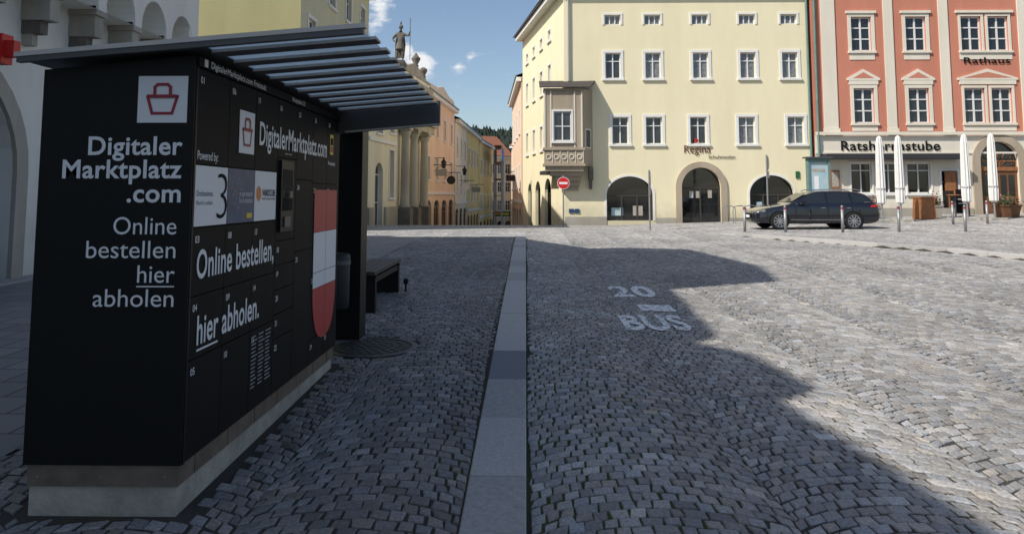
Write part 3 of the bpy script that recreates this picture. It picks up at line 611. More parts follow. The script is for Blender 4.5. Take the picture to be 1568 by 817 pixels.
for q in (1496,1508,1522,1534): T.box('portal_panels',M['glassd'],pu(q),pu(q+9),1.6,pz(268),-.119,-.11)
T.box('portal_transom',M['orangewood'],pu(1490)+.003,pu(1548)-.003,pz(262)+.002,pz(256),-.17,-.06)
T.ring('portal_arch',M['oriel'],(pu(1490)+pu(1548))/2,pz(218)-.95,(pu(1548)-pu(1490))/2,.95,.38,.001,.10,z0=.3)
for k in range(7):
    a=math.pi*(k+.5)/7; c_=(pu(1490)+pu(1548))/2; T.prism('fan_bars',M['orangewood'],[(c_,pz(256)),(c_+.04,pz(256)),(c_+.9*math.cos(a)+.04,pz(256)+.85*math.sin(a)),(c_+.9*math.cos(a),pz(256)+.85*math.sin(a))],-.165,-.13)
for h in gh:
    if len(h)==4: T.window(*h,surr=M['trimw'],sw=.08,nm=2 if h[1]-h[0]<1.3 else 3,bars=(.75,),glass=M['glassd'],frame=M['wframe'] if h is not gh[3] else M['orangewood'],depth=.15)
    else: T.window(*h[:4],arch=h[4],nm=2,bars=(),glass=M['glassd'],frame=M['orangewood'],depth=.19)
text('lettering','Ratsherrnstube',(TX+pu(1283),37.85,pz(231)),(1,0,0),UZ,.46,M['gap'],T.root,width=5.0,off=.02)
text('lettering','Rathaus',(TX+pu(1474),37.85,pz(100)),(1,0,0),UZ,.30,M['gap'],T.root,width=2.35,off=.02)
T.box('plinth',M['greystone'],0,pu(1477),-.3,pz(318),.001,.05)
T.box('menu_case',M['orangewood'],pu(1265),pu(1279),pz(289),pz(261),.001,.08); T.box('menu_case_sheet',M['menu'],pu(1267),pu(1277),pz(286),pz(264),.081,.085)
T.box('menu_case',M['orangewood'],pu(1436),pu(1452),pz(292),pz(263),.03,.10)
T.cyl('downpipe',M['copper'],.15,.12,.3,TH,.06)
T.frame((0,0),(1,0))
T.raw('other_walls',M['salmon'],[Vector(p) for p in [(TX,37.9,-.3),(TX,52,-.3),(TX,52,TH),(TX,37.9,TH),(TX+TW,37.9,-.3),(TX+TW,52,-.3),(TX+TW,52,TH),(TX+TW,37.9,TH)]],[(0,1,2,3),(4,5,6,7),(1,5,6,2)])
T.raw('roof',M['rooft'],[Vector(p) for p in [(TX-.1,37.3,TH+.01),(TX+TW,37.3,TH+.01),(TX+TW,45,TH+5),(TX-.1,45,TH+5),(TX-.1,52.3,TH),(TX+TW,52.3,TH)]],[(0,1,2,3),(3,2,5,4),(0,3,4),(1,2,5)])
T.finish()

# ------------------------------------------------------------ White arcaded building, left (casts the plaza shadow)
A_=G('arcaded_white_building'); xf=-8.5
A_.frame((xf,-20),(0,1))
def uy(y): return y+20
port=[(uy(8.4),uy(12.1),.1,3.75,1.75),(uy(2.6),uy(6.2),.1,3.75,1.75),(uy(14.0),uy(15.6),.9,2.9,.7)]
A_.wall(M['white_pl'],0,uy(17.4),-.6,5.0,port,depth=.5)
for h in port: 
    A_.window(*h[:4],arch=h[4],nm=4,bars=(.7,),glass=M['glassd'],frame=M['dframe'],depth=.48,fw=.08)
    A_.ring('portal_ring',M['greystone'],(h[0]+h[1])/2,h[3]-h[4],(h[1]-h[0])/2,h[4],.28,.001,.08,z0=0)
ov=.55; zt=4.55
yk=17.4; 
while yk>-3:
    A_.prism('corbel',M['greystone'],[(uy(yk)-.13,zt),(uy(yk)+.13,zt),(uy(yk)+.13,zt+.62),(uy(yk)-.13,zt+.62)],.001,.50)
    A_.box('corbel_step',M['darkstone'],uy(yk)-.10,uy(yk)+.10,zt-.22,zt-.001,.001,.33); A_.box('corbel_step',M['greystone'],uy(yk)-.07,uy(yk)+.07,zt-.42,zt-.221,.001,.18)
    A_.box('corbel_cap',M['greystone'],uy(yk)-.17,uy(yk)+.17,zt+.40,zt+.50,.001,.545)
    yk-=1.3
A_.frame((xf+ov,-20),(0,1))
yk=17.4
zt2=5.75
hol=[]
while yk-1.3>-3.2: hol.append((uy(yk-1.3)+.13,uy(yk)-.13,zt+.5,zt2,.62)); yk-=1.3
A_.wall(M['white_pl'],uy(yk),uy(17.4)+.13,zt+.5,7.0,hol,part='arch_frieze',depth=.54)
A_.box('frieze_rear',M['white_pl'],0,uy(17.4),5.0,7.0,-1,-.545)
upw=[(uy(y),uy(y)+1.0,7.6,9.2) for y in (14.5,11.5,8.5,5.5,2.5,-.5)]
A_.wall(M['white_pl'],0,uy(17.4)+.13,7.0,9.8,upw,part='upper_walls')
for h in upw: A_.window(*h,surr=M['greystone'],sw=.12)
A_.prism('parapet_gable',M['white_pl'],[(uy(a),z) for a,z in [(-20,9.8),(17.5,9.8),(17.45,9.9),(12.3,11.9),(12.1,13.0),(10.7,14.7),(6.5,15.4),(4.5,14.9),(4.9,12.5),(1.5,12.2),(1.4,11.8),(.6,12.3),(-.75,12.5),(-.8,12.0),(-3.3,12.35),(-20,12.4)]],-.35,-.001)
A_.frame((0,0),(1,0))
def blk(part,m,xa,xb,y0,y1,z0,z1): A_.box(part,m,xa,xb,z0,z1,-y1,-y0)
blk('end_wall',M['white_pl'],-24,xf-.55,17.0,17.38,-.6,9.8); blk('end_wall',M['white_pl'],xf-.54,xf+ov-.01,17.1,17.5,5.0,9.79)
blk('rear_block',M['white_pl'],-24,-9.3,-20,17.0,-.6,9.75)
blk('red_sign_box',M['signred'],xf+.15,xf+.75,10.9,11.05,3.7,3.95); blk('red_sign_box',M['signred'],xf+.25,xf+.60,10.85,11.1,3.60,4.05); blk('red_sign_bracket',M['dframe'],xf,xf+.15,10.95,11.0,3.8,3.85)
A_.frame((xf,-20),(0,1)); A_.box('step',M['granitem'],uy(-3),uy(17),-.2,.26,.001,.45)
A_.finish()
B_=G('added_shadow_block')  # added block out of view; its shadow covers the ground past the white building
B_.frame((-24.1,-16),(0,1)); hb=[(u,u+1,z,z+1.6) for u in range(2,24,3) for z in (3,7,11,15,18.5)]
B_.wall(M['olive2'],0,26,-1,24,hb); 
for h in hb: B_.window(*h,surr=M['trimw'])
B_.frame((0,0),(1,0)); B_.box('rear_walls',M['olive2'],-38,-24.4,-1,24,-9.99,16); B_.prism('roof',M['rooft'],[(-38.4,24.02),(-23.7,24.02),(-31,28)],-10.2,16.2); B_.finish()

# ------------------------------------------------------------ street row, left side
def house(name,a,b,zt,zg,wm,floors,nw,deep=10,roofm='rooft',surr='trimw',ww=.9,endm=None,shop=True,roofh=2.5,z0w=None):
    g=G(name); g.frame(a,(b[0]-a[0],b[1]-a[1])); Lx=math.hypot(b[0]-a[0],b[1]-a[1])
    hs=[];sh=[]
    fh=(zt-.6-(zg+3.6))/floors
    for i in range(nw):
        u=(i+.5)*Lx/nw
        for k in range(floors): hs.append((u-ww/2,u+ww/2,zg+3.6+k*fh+.75,zg+3.6+k*fh+.75+min(1.6,fh-1.2)))
        if shop: sh.append((u-min(Lx/nw*.36,1.1),u+min(Lx/nw*.36,1.1),zg+.25,zg+2.9,.5))
    g.wall(wm,0,Lx,zg-1.5,zt,hs+sh)
    for h in hs: g.window(*h,surr=M[surr],sw=.14,nm=2,bars=(.66,))
    for h in sh: g.window(*h[:4],arch=h[4],nm=2,bars=(.8,),glass=M['glassd'],frame=M['wood'])
    g.box('cornice',M[surr],-.05,Lx+.05,zt-.28,zt,.001,.35); g.box('string_course',M[surr],0,Lx,zg+3.3,zg+3.5,.001,.08)
    g.box('gutter',M['copper'],-.05,Lx+.05,zt+.001,zt+.1,.3,.42)
    e=endm or wm
    g.poly('end_walls',e,[(0,zg-1.5,0),(0,zg-1.5,-deep),(0,zt,-deep),(0,zt,0)]); g.poly('end_walls',e,[(Lx,zg-1.5,0),(Lx,zg-1.5,-deep),(Lx,zt,-deep),(Lx,zt,0)]); g.poly('rear_wall',e,[(0,zg-1.5,-deep),(Lx,zg-1.5,-deep),(Lx,zt,-deep),(0,zt,-deep)])
    r=M[roofm]; 
    g.poly('roof',r,[(-.1,zt+.1,.4),(Lx+.1,zt+.1,.4),(Lx+.1,zt+roofh,-deep/2),(-.1,zt+roofh,-deep/2)]); g.poly('roof',r,[(-.1,zt+.1,-deep-.3),(Lx+.1,zt+.1,-deep-.3),(Lx+.1,zt+roofh,-deep/2),(-.1,zt+roofh,-deep/2)])
    g.poly('roof_gable',e,[(0,zt,0),(0,zt+roofh-.1,-deep/2),(0,zt,-deep)]); g.poly('roof_gable',e,[(Lx,zt,0),(Lx,zt+roofh-.1,-deep/2),(Lx,zt,-deep)])
    return g
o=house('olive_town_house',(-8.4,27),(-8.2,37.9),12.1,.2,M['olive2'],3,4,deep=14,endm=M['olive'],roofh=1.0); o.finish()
c=G('baroque_stone_building'); a,b=(-8.15,38.0),(-6.9,50); c.frame(a,(b[0]-a[0],b[1]-a[1])); Lx=math.hypot(1.25,12)
ch=[(1.3,2.7,-.3,3.4,.6),(3.9,4.8,1.5,4.2),(8.6,9.8,.5,3.6,.6),(1.5,2.5,5.0,6.8,.0),(3.9,4.8,5.2,6.8),(8.7,9.6,6.9,8.0)]
c.wall(M['cream2'],0,Lx,-2.5,8.6,[h for h in ch],depth=.35)
for h in ch:
    h=tuple(h)+(0,) if len(h)==4 else h
    c.window(*h[:4],arch=h[4],nm=2,bars=(.5,),glass=M['glass'],depth=.3,surr=M['trimw'] if not h[4] else None)
for u in (5.9,7.9,10.6):
    c.box('column_plinth',M['darkstone'],u-.38,u+.38,-2,.9,.001,.8)
    c.lathe('half_columns',M['greystone'],u,.38,[(.32,.9),(.34,1.0),(.27,1.15),(.26,3.0),(.23,5.0),(.23,5.1),(.3,5.25),(.36,5.5)],14)
    c.box('capital',M['greystone'],u-.40,u+.40,5.5,5.7,.001,.75)
c.box('plinth',M['greystone'],2.95,5.4,-2,1.0,.001,.12); c.box('plinth',M['greystone'],0,1.0,-2,1.0,.001,.12)
c.box('entablature',M['greystone'],5.2,Lx+.05,5.71,6.15,.001,.7); c.box('entablature_cap',M['greystone'],5.1,Lx+.1,6.151,6.35,.001,.9)
c.box('string_course',M['trimw'],0,5.15,4.5,4.7,.001,.1)
c.box('cornice',M['greystone'],-.05,Lx+.05,8.3,8.75,.001,.6); c.box('attic',M['white_pl'],0,Lx,8.751,9.1,-.5,.35); c.box('attic_cap',M['greystone'],-.05,Lx+.05,9.101,9.25,-.55,.42)
c.prism('scroll_gable',M['greystone'],[(5.4,9.251),(11.8,9.251),(11.6,9.5),(10.3,9.6),(9.6,9.9),(8.4,10.0),(7.2,9.7),(5.6,9.45)],-.1,.2)
c.lathe('vase',M['darkstone'],9.4,.05,[(.12,9.9),(.2,10.0),(.12,10.1),(.28,10.4),(.3,10.52),(.2,10.6),(.1,10.75),(.05,10.85)],14)
c.lathe('vase',M['darkstone'],11.4,.05,[(.12,9.5),(.2,9.6),(.12,9.7),(.26,9.95),(.28,10.1),(.1,10.25)],14)
c.raw('side_rear',M['white_pl'],[c.P(0,-2.5,0),c.P(0,-2.5,-9),c.P(0,8.6,-9),c.P(0,8.6,0),c.P(Lx,-2.5,0),c.P(Lx,-2.5,-9),c.P(Lx,8.6,-9),c.P(Lx,8.6,0)],[(0,1,2,3),(4,5,6,7),(1,5,6,2)])
c.poly('roof',M['roof'],[(0,9.0,-.5),(Lx,9.0,-.5),(Lx,9.2,-9),(0,9.2,-9)])
c.finish(('half_columns','vase'))
st=empty('statue',(-7.35,42.6,9.25))
def skin(name,verts,edges,rad,m,parent,sub=2):
    me=bpy.data.meshes.new(name); me.from_pydata(verts,edges,[]); o=bpy.data.objects.new(name,me); col.objects.link(o); o.parent=parent; me.materials.append(m)
    md=o.modifiers.new('s','SKIN'); 
    for i,r in enumerate(rad): me.skin_vertices[0].data[i].radius=(r,r) if not isinstance(r,tuple) else r
    me.skin_vertices[0].data[0].use_root=True; md.use_smooth_shade=True
    s2=o.modifiers.new('b','SUBSURF'); s2.levels=s2.render_levels=sub; return o
V_=[(0,0,1.2),(0.02,0,1.45),(.03,.0,1.72),(.03,0,1.90),(.03,-.02,2.0),(.04,-.03,2.16),
 (.12,0,1.12),(.18,-.12,.70),(.17,-.02,.30),(.19,-.16,.25),(-.10,0,1.12),(-.17,.0,.72),(-.22,.03,.30),(-.24,-.12,.25),
 (.25,0,1.80),(.50,-.05,1.68),(.62,-.22,1.95),(-.22,0,1.80),(-.46,.02,1.52),(-.28,-.16,1.32)]
E_=[(0,1),(1,2),(2,3),(3,4),(4,5),(0,6),(6,7),(7,8),(8,9),(0,10),(10,11),(11,12),(12,13),(2,14),(14,15),(15,16),(2,17),(17,18),(18,19)]
R_=[.17,.14,.20,.075,.07,.115,.13,.085,.06,.045,.13,.085,.06,.045,.095,.07,.045,.095,.07,.045]
skin('figure',V_,E_,R_,M['darkstone'],st)
sg=G('tmp'); sg.root.name='statue_parts'; sg.root.parent=st
sg.lathe('pedestal',M['darkstone'],0,0,[(.40,-.1),(.40,.08),(.32,.12),(.32,.2),(.28,.24)],8)
sg.lathe('helmet_plume',M['darkstone'],.04,.03,[(.14,2.16),(.14,2.22),(.10,2.32),(.03,2.38),(.06,2.46),(.02,2.56)],12)
sg.lathe('kilt',M['darkstone'],0,0,[(.19,1.28),(.25,1.05),(.29,.90),(.27,.88)],12)
sg.tube('flag_staff',M['darkstone'],[(.62,-.24,.2),(.62,-.24,2.7)],.02)
sg.raw('cloak',M['darkstone'],[Vector(p) for p in [(-.22,.1,1.85),(.22,.1,1.85),(.28,.22,1.2),(.2,.28,.45),(-.34,.28,.40),(-.34,.22,1.2),(-.22,.15,1.85),(.22,.15,1.85),(.28,.27,1.2),(.2,.33,.45),(-.34,.33,.40),(-.34,.27,1.2)]],[(0,1,2,5),(5,2,3,4),(6,7,8,11),(11,8,9,10),(0,1,7,6),(1,2,8,7),(2,3,9,8),(3,4,10,9),(4,5,11,10),(5,0,6,11)])
sg.finish()
h1=house('pink_town_house',(-6.9,50.05),(-6.1,63),8.9,-1.6,M['pink'],2,4,roofh=2.0)
h1.prism('scroll_gable',M['trim'],[(.5,9.0),(12.5,9.0),(11.5,9.5),(9,9.6),(6.5,10.0),(4,9.6),(1.5,9.5)],-.2,.15)
h1.finish()
house('cream_town_house',(-6.05,63.2),(-5.75,72),8.2,-2.4,M['cream2'],2,3,roofh=2.2).finish()
house('yellow_town_house',(-5.72,72.2),(-5.35,84),8.2,-3.2,M['yellow'],2,4,roofh=3.0).finish()
house('yellow_town_house',(-5.3,84.2),(-4.4,98),8.0,-4.2,M['yellow'],2,4,roofh=3.0).finish()
house('orange_town_house',(-5.3,104),(-2.0,106.5),7.2,-4.8,M['cream2'],3,3,roofh=3.2,deep=8).finish()
house('pink_town_house',(-2.0,104),(.8,101),8.6,-4.8,M['pink'],3,2,roofh=3.0,deep=8).finish()
house('brown_town_house',(-1.2,66),(-.3,50.7),9.8,-2.2,M['pink'],2,4,roofh=2.0).finish()
s=G('scaffolding'); s.frame((-4.1,88),(0,1))
for u in range(0,9,2):
    for n_ in (.3,1.2): s.cyl('poles',M['galv'],u,n_,-4.5,7.6,.05,seg=6)
for z in np.arange(-2.4,7.8,2): 
    s.box('decks',M['orangewood'],-.2,8.2,z,z+.06,.3,1.2); s.box('rails',M['galv'],-.2,8.2,z+1.0,z+1.05,1.2,1.25)
s.box('netting',M['bluetarp'],0,8,5.8,7.4,1.26,1.3); s.finish()
def wall_sign(name,x,y,z,m,round_=True,wd=.9):
    s=G(name); s.frame((x,y),(1,0)); s.box('arm',M['iron'],-.1,wd+.3,z+.55,z+.60,-.02,.02); s.tube('brace',M['iron'],[s.P(-.05,z+.1),s.P(.15,z+.35),s.P(.5,z+.53)],.02)
    s.box('hanger',M['iron'],wd/2-.01,wd/2+.01,z+.3,z+.549,-.01,.01)
    if round_: s.prism('panel',m,[(wd/2+.33*math.cos(a),z+.33*math.sin(a)) for a in np.linspace(0,2*math.pi,20,endpoint=False)],-.03,.03)
    else: s.box('panel',m,wd/2-.4,wd/2+.4,z-.2,z+.29,-.03,.03)
    s.finish()
wall_sign('hanging_shop_sign',-6.1,56,2.8,M['iron'],True); wall_sign('hanging_shop_sign',-5.8,66,2.4,M['trimw'],True); wall_sign('hanging_shop_sign',-6.4,52,3.2,M['greystone'],False); wall_sign('hanging_shop_sign',-1.6,60,3.0,M['iron'],False,.8); wall_sign('hanging_shop_sign',-5.5,76,2.2,M['menu'],False)
def lantern(x,y,z):
    s=G('wall_lantern'); s.frame((x,y),(1,0)); s.box('arm',M['iron'],-.2,.7,z+.75,z+.8,-.02,.02); s.lathe('lamp_head',M['glass'],.6,0,[(.12,z),(.2,z+.45)],6); s.lathe('cap',M['iron'],.6,0,[(.24,z+.451),(.1,z+.6),(.03,z+.76)],6); s.finish()
lantern(-6.6,54,3.6); lantern(-5.9,64,3.4)
s=G('shop_awning'); s.frame((-2.9,92),(1,0)); s.prism('canopy',M['greensign'],[(-1.2,-.9),(1.0,-.9),(1.0,-.3),(-1.2,-.3)],0,.1); s.box('letters',M['yellowv'],-1.0,.8,-.72,-.48,.101,.12); s.box('posts',M['iron'],-1.2,-1.12,-3.9,-.9,0,.08); s.box('posts',M['iron'],.9,.98,-3.9,-.9,0,.08); s.finish()

# hills
nx_,ny_=150,26; hv=[];hf=[]
for j in range(ny_):
    for i in range(nx_):
        x=-330+i*4.6; y=430+j*9; rid=44+9*math.sin(x*.012+1.9)+4*math.sin(x*.04)+2*math.sin(x*.11)
        t=min(1,j/14); z=-10+(rid+10)*math.sin(t*math.pi/2)+random.uniform(-1.5,2.6)*(t>.1)
        hv.append((x+random.uniform(-1.5,1.5),y,z))
hf=[(j*nx_+i,j*nx_+i+1,(j+1)*nx_+i+1,(j+1)*nx_+i) for j in range(ny_-1) for i in range(nx_-1)]
mesh_obj('forested_hill',hv,hf,M['forest'])
fv=[];ff=[]
for _ in range(2600):
    i=random.uniform(-300,300); j=random.uniform(3,15); y=430+j*9; rid=44+9*math.sin(i*.012+1.9)+4*math.sin(i*.04)+2*math.sin(i*.11); z=-10+(rid+10)*math.sin(min(1,j/14)*math.pi/2)
    r=random.uniform(1.2,2.2); hh=random.uniform(3,6); k=len(fv)
    for a in range(5): fv.append((i+r*math.cos(a*1.257),y+r*math.sin(a*1.257),z-1))
    fv.append((i,y,z+hh)); ff+=[(k+a,k+(a+1)%5,k+5) for a in range(5)]
mesh_obj('forest_treetops',fv,ff,M['forest'])

# ------------------------------------------------------------ car
def car(x,y):
    c=G('parked_car'); zg=H(x+2.3,y+.9); 
    st_=[(0,.30,.62,.60,.60),(.06,.22,.70,.80,.66),(.35,.2,.80,.88,.74),(.85,.2,.90,.90,.80),(1.30,.2,.965,.905,.86),(1.38,.2,1.0,.905,.80),(2.12,.2,1.39,.91,.64),(2.5,.2,1.465,.91,.62),(3.2,.2,1.485,.91,.61),(3.9,.2,1.455,.905,.60),(4.42,.2,1.38,.88,.57),(4.66,.24,.98,.83,.66),(4.74,.3,.90,.80,.70),(4.77,.36,.6,.74,.66)]
    rings=[]
    for (X_,zb0,zt_,hw,rw) in st_:
        sh_=min(.93,zt_-.05); mid=(zb0+sh_)/2
        half=[(0,zb0),(hw*.9,zb0),(hw,zb0+.1),(hw*1.0,mid),(hw*.985,sh_-.06),(hw*.955,sh_),(rw+.03,zt_-.05 if zt_-.05>sh_ else sh_+.02),(rw*.85,zt_-.005),(0,zt_)]
        rings.append([(X_,p[0],p[1]) for p in half]+[(X_,-p[0],p[1]) for p in half[-2:0:-1]])
    n=len(rings[0]); v=[];f=[]
    for r in rings: v+=[Vector((x+p[0],y+.92-p[1],zg+p[2])) for p in r]
    for j in range(len(rings)-1): f+=[(j*n+i,j*n+(i+1)%n,(j+1)*n+(i+1)%n,(j+1)*n+i) for i in range(n)]
    f+=[tuple(range(n)),tuple(range((len(rings)-1)*n,len(rings)*n))]
    c.raw('body',M['carp'],v,f)
    def lat(X_,z):
        rw=np.interp(X_,[s_[0] for s_ in st_],[s_[4] for s_ in st_]); zt_=np.interp(X_,[s_[0] for s_ in st_],[s_[2] for s_ in st_]); hw=np.interp(X_,[s_[0] for s_ in st_],[s_[3] for s_ in st_])
        t=(z-.93)/max(.02,(zt_-.05-.93)); return hw*.955+(rw+.03-hw*.955)*t
    for sgn in (1,-1):
        for pts in ([(1.62,.985),(2.72,.985),(2.72,1.38),(2.22,1.345)],[(2.80,.985),(3.66,.99),(3.62,1.385),(2.80,1.385)],[(3.74,.99),(4.40,1.06),(4.22,1.30),(3.70,1.375)]):
            c.raw('side_windows',M['carglass'],[Vector((x+a,y+.92-sgn*(lat(a,b)+.006),zg+b)) for a,b in pts],[(0,1,2,3)])
        tr=[(1.55,.965),(4.42,1.03)]; c.raw('window_trim',M['chrome'],[Vector((x+a,y+.92-sgn*(lat(a,b)+.008),zg+b+dz)) for a,b in tr for dz in (0,.018)],[(0,2,3,1)])
        c.tube('roof_rail',M['chrome'],[Vector((x+a,y+.92-sgn*.60,zg+z_)) for a,z_ in ((2.3,1.44),(2.45,1.51),(3.9,1.52),(4.25,1.45))],.016)
        for xd in (1.55,2.76,3.70): c.raw('door_gaps',M['gap'],[Vector((x+xd+dx,y+.92-sgn*(.914),zg+z_)) for dx in(0,.012) for z_ in (.34,.86)],[(0,2,3,1)])
        for xd in (2.5,3.45): c.box('door_handle',M['chrome'],x+xd,x+xd+.17,zg+.80,zg+.825,-(y+.92-sgn*.905)-.02,-(y+.92-sgn*.905)+.02)
        c.raw('sill_strip',M['chrome'],[Vector((x+a,y+.92-sgn*.916,zg+z_)) for a in(1.35,3.5) for z_ in (.36,.378)],[(0,2,3,1)])
        c.box('mirror',M['carp'],x+1.72,x+1.90,zg+.95,zg+1.08,-(y+.92-sgn*1.0)-.08,-(y+.92-sgn*1.0)+.08)
        for xw in (.93,3.72):
            seg=28; yy=y+.92-sgn*.915
            c.raw('wheel_arch',M['gap'],[Vector((x+xw+.375*math.cos(2*math.pi*k/seg),yy,zg+.34+.36*math.sin(2*math.pi*k/seg))) for k in range(seg)],[tuple(range(seg))])
            def rg(part,m,r0,r1,o0,o1):
                pts=[Vector((x+xw+r*math.cos(2*math.pi*k/seg),y+.92-sgn*o,zg+.325+r*math.sin(2*math.pi*k/seg))) for (r,o) in ((r0,o0),(r1,o1)) for k in range(seg)]
                c.raw(part,m,pts,[(k,(k+1)%seg,seg+(k+1)%seg,seg+k) for k in range(seg)])
            rg('tyre',M['rubber'],.325,.325,.70,.925); rg('tyre',M['rubber'],.325,.31,.925,.94); rg('tyre',M['rubber'],.31,.235,.94,.935); rg('rim',M['alloy'],.235,.215,.936,.93); rg('rim',M['iron'],.215,0.001,.925,.925)
            for k in range(10):
                a=2*math.pi*k/10; d=Vector((math.cos(a),0,math.sin(a))); q=Vector((-math.sin(a),0,math.cos(a))); cc=Vector((x+xw,y+.92-sgn*.932,zg+.325))
                c.raw('spokes',M['alloy'],[cc+d*.04+q*.022,cc+d*.04-q*.022,cc+d*.222-q*.016,cc+d*.222+q*.016],[(0,1,2,3)])
            rg('hub',M['alloy'],.055,.001,.934,.938)
        c.raw('headlamp',M['chrome'],[Vector((x+a,y+.92-sgn*b,zg+z_)) for a,b,z_ in ((.03,.70,.58),(.42,.895,.68),(.38,.892,.76),(.10,.80,.705))],[(0,1,2,3)])
        c.raw('tail_lamp',M['signred'],[Vector((x+a,y+.92-sgn*b,zg+z_)) for a,b,z_ in ((4.35,.893,.84),(4.68,.835,.86),(4.66,.838,.93),(4.42,.875,.93))],[(0,1,2,3)])
    c.raw('windscreen',M['carglass'],[Vector((x+a,y+.92+b,zg+z_)) for a,b,z_ in ((1.44,-.70,1.045),(1.44,.70,1.045),(2.08,.58,1.385),(2.08,-.58,1.385))],[(0,1,2,3)])
    c.box('grille',M['gap'],x-.012,x-.002,zg+.42,zg+.58,-(y+.92)-.4,-(y+.92)+.4); c.box('number_plate',M['white'],x-.02,x-.013,zg+.44,zg+.54,-(y+.92)-.25,-(y+.92)+.25)
    c.finish(('tyre',))
    for o in c.root.children:
        if o.name.startswith('body'):
            b_=o.modifiers.new('s','SUBSURF'); b_.levels=b_.render_levels=2
            for p in o.data.polygons: p.use_smooth=True
car(8.7,28.4)

# ------------------------------------------------------------ street furniture
def bollard(x,y,h=.95):
    s=G('bollard'); z=H(x,y); s.lathe('post',M['galv'],x,-y,[(.05,z-.05),(.05,z+h-.14)],14); s.lathe('band',M['maroon'],x,-y,[(.051,z+h-.14),(.051,z+h-.08)],14); s.lathe('cap',M['galv'],x,-y,[(.051,z+h-.08),(.04,z+h-.01),(.01,z+h)],14); s.finish(('post','cap'))
for x,y in ((7.95,27.2),(9.35,27.0),(11.35,26.9),(13.4,27.0),(15.7,26.9),(18.2,27.0),(17.6,31),(19.0,31),(21,27),(23.6,27)): bollard(x,y)
def post_sign(name,x,y,h,kind):
    s=G(name); z=H(x,y); s.cyl('pole',M['galv'],x,-y,z-.05,z+h,.035)
    if kind=='noentry':
        s.frame((x,y-.05),(1,0)); zc=z+h-.35
        s.prism('disc_rim',M['white'],[(.28*math.cos(a),zc+.28*math.sin(a)) for a in np.linspace(0,2*math.pi,28,endpoint=False)],0,.008)
        s.prism('disc',M['signred'],[(.26*math.cos(a),zc+.26*math.sin(a)) for a in np.linspace(0,2*math.pi,28,endpoint=False)],.0085,.012); s.box('bar',M['white'],-.19,.19,zc-.05,zc+.05,.0125,.015)
    else:
        s.frame((x+.0,y),(.12,1)); zc=z+h-.35
        s.prism('disc',M['galv'],[(.3*math.cos(a),zc+.3*math.sin(a)) for a in np.linspace(0,2*math.pi,24,endpoint=False)],.04,.05); s.box('plate',M['galv'],-.25,.25,zc-.62,zc-.35,.04,.05)
    s.finish()
post_sign('no_entry_sign',1.72,34,2.35,'noentry'); post_sign('traffic_sign',4.9,29.5,2.35,'side'); post_sign('traffic_sign',10.2,31.5,3.0,'side')
def rack(x,y):
    s=G('bicycle_rack'); z=H(x,y); s.tube('hoop',M['galv'],[(x,y,z-.05),(x,y,z+.65),(x+.06,y,z+.77),(x+.2,y,z+.82),(x+.5,y+.2,z+.82),(x+.64,y+.28,z+.77),(x+.7,y+.3,z+.65),(x+.7,y+.3,z-.05)],.022); s.finish()
for k in range(4): rack(9.2+k*.5,35.0)
def parasol(x,y,s_=1):
    s=G('closed_parasol'); z=H(x,y)
    s.cyl('pole',M['galv'],x,-y,z,z+1.0,.04); s.box('foot',M['concrete'],x-.35,x+.35,z-.02,z+.1,-y-.35,-y+.35)
    prof=[(.09,.78),(.16,.85),(.175,1.2),(.165,2.0),(.15,2.8),(.13,3.45),(.09,3.72),(.02,3.8)]
    seg=20; v=[];f=[]
    for r,h in prof:
        for i in range(seg):
            a=2*math.pi*i/seg; rr=r*(1+.14*(1 if i%2 else -1)); v.append(Vector((x+rr*math.cos(a),y+rr*math.sin(a),z+h)))
    for j in range(len(prof)-1): f+=[(j*seg+i,j*seg+(i+1)%seg,(j+1)*seg+(i+1)%seg,(j+1)*seg+i) for i in range(seg)]
    s.raw('folded_canvas',M['canvas'],v,f); s.lathe('strap',M['greytext'],x,-y,[(.198,z+1.45),(.195,z+1.5)],16); s.finish()
for px in (1336,1364,1462,1502): parasol((px-805)/1132*33.4,33)
s=G('advertising_display'); x=12.75; y=33.8; z=H(x,y); s.frame((x,y),(1,0))
s.box('frame',M['copper'],0,.08,z,z+2.9,-.15,.12); s.box('frame',M['copper'],.92,1.0,z,z+2.9,-.15,.12); s.box('frame',M['copper'],.081,.919,z+2.75,z+2.9,-.15,.12); s.box('frame',M['copper'],.081,.919,z,z+.6,-.15,.12)
s.box('poster',M['poster'],.081,.919,z+.601,z+2.749,-.1,.05); s.box('poster_image',M['white'],.3,.5,z+1.5,z+2.1,.051,.055); s.box('poster_caption',M['menu'],.2,.8,z+2.3,z+2.42,.051,.055); s.box('roof_cap',M['anth'],-.1,1.1,z+2.901,z+2.97,-.25,.22); s.finish()
def planter(x,y,w,h,m,fl=True,taper=.8):
    s=G('planter'); z=H(x,y)
    s.raw('tub',m,[Vector((x+sx_*w/2*k,y+sy*w/2*k,z+zz)) for k,zz in ((taper,0),(1,h)) for sx_,sy in ((-1,-1),(1,-1),(1,1),(-1,1))],[(0,1,5,4),(1,2,6,5),(2,3,7,6),(3,0,4,7),(4,5,6,7)])
    s.box('rim',m,x-w/2-.03,x+w/2+.03,z+h+.001,z+h+.06,-y-w/2-.03,-y+w/2+.03)
    if fl:
        for mm,c_ in (('leaf',320),('flower',60)):
            for _ in range(c_):
                p=Vector((x+random.gauss(0,w*.30),y+random.gauss(0,w*.27),z+h+.05+abs(random.gauss(0,.22)))); a=Vector((random.gauss(0,1),random.gauss(0,1),random.gauss(0,1))).normalized()*.055; b=a.orthogonal().normalized()*.04
                s.raw('foliage' if mm=='leaf' else 'blossoms',M[mm],[p-a,p+b,p+a,p-b],[(0,1,2,3)])
    s.finish()
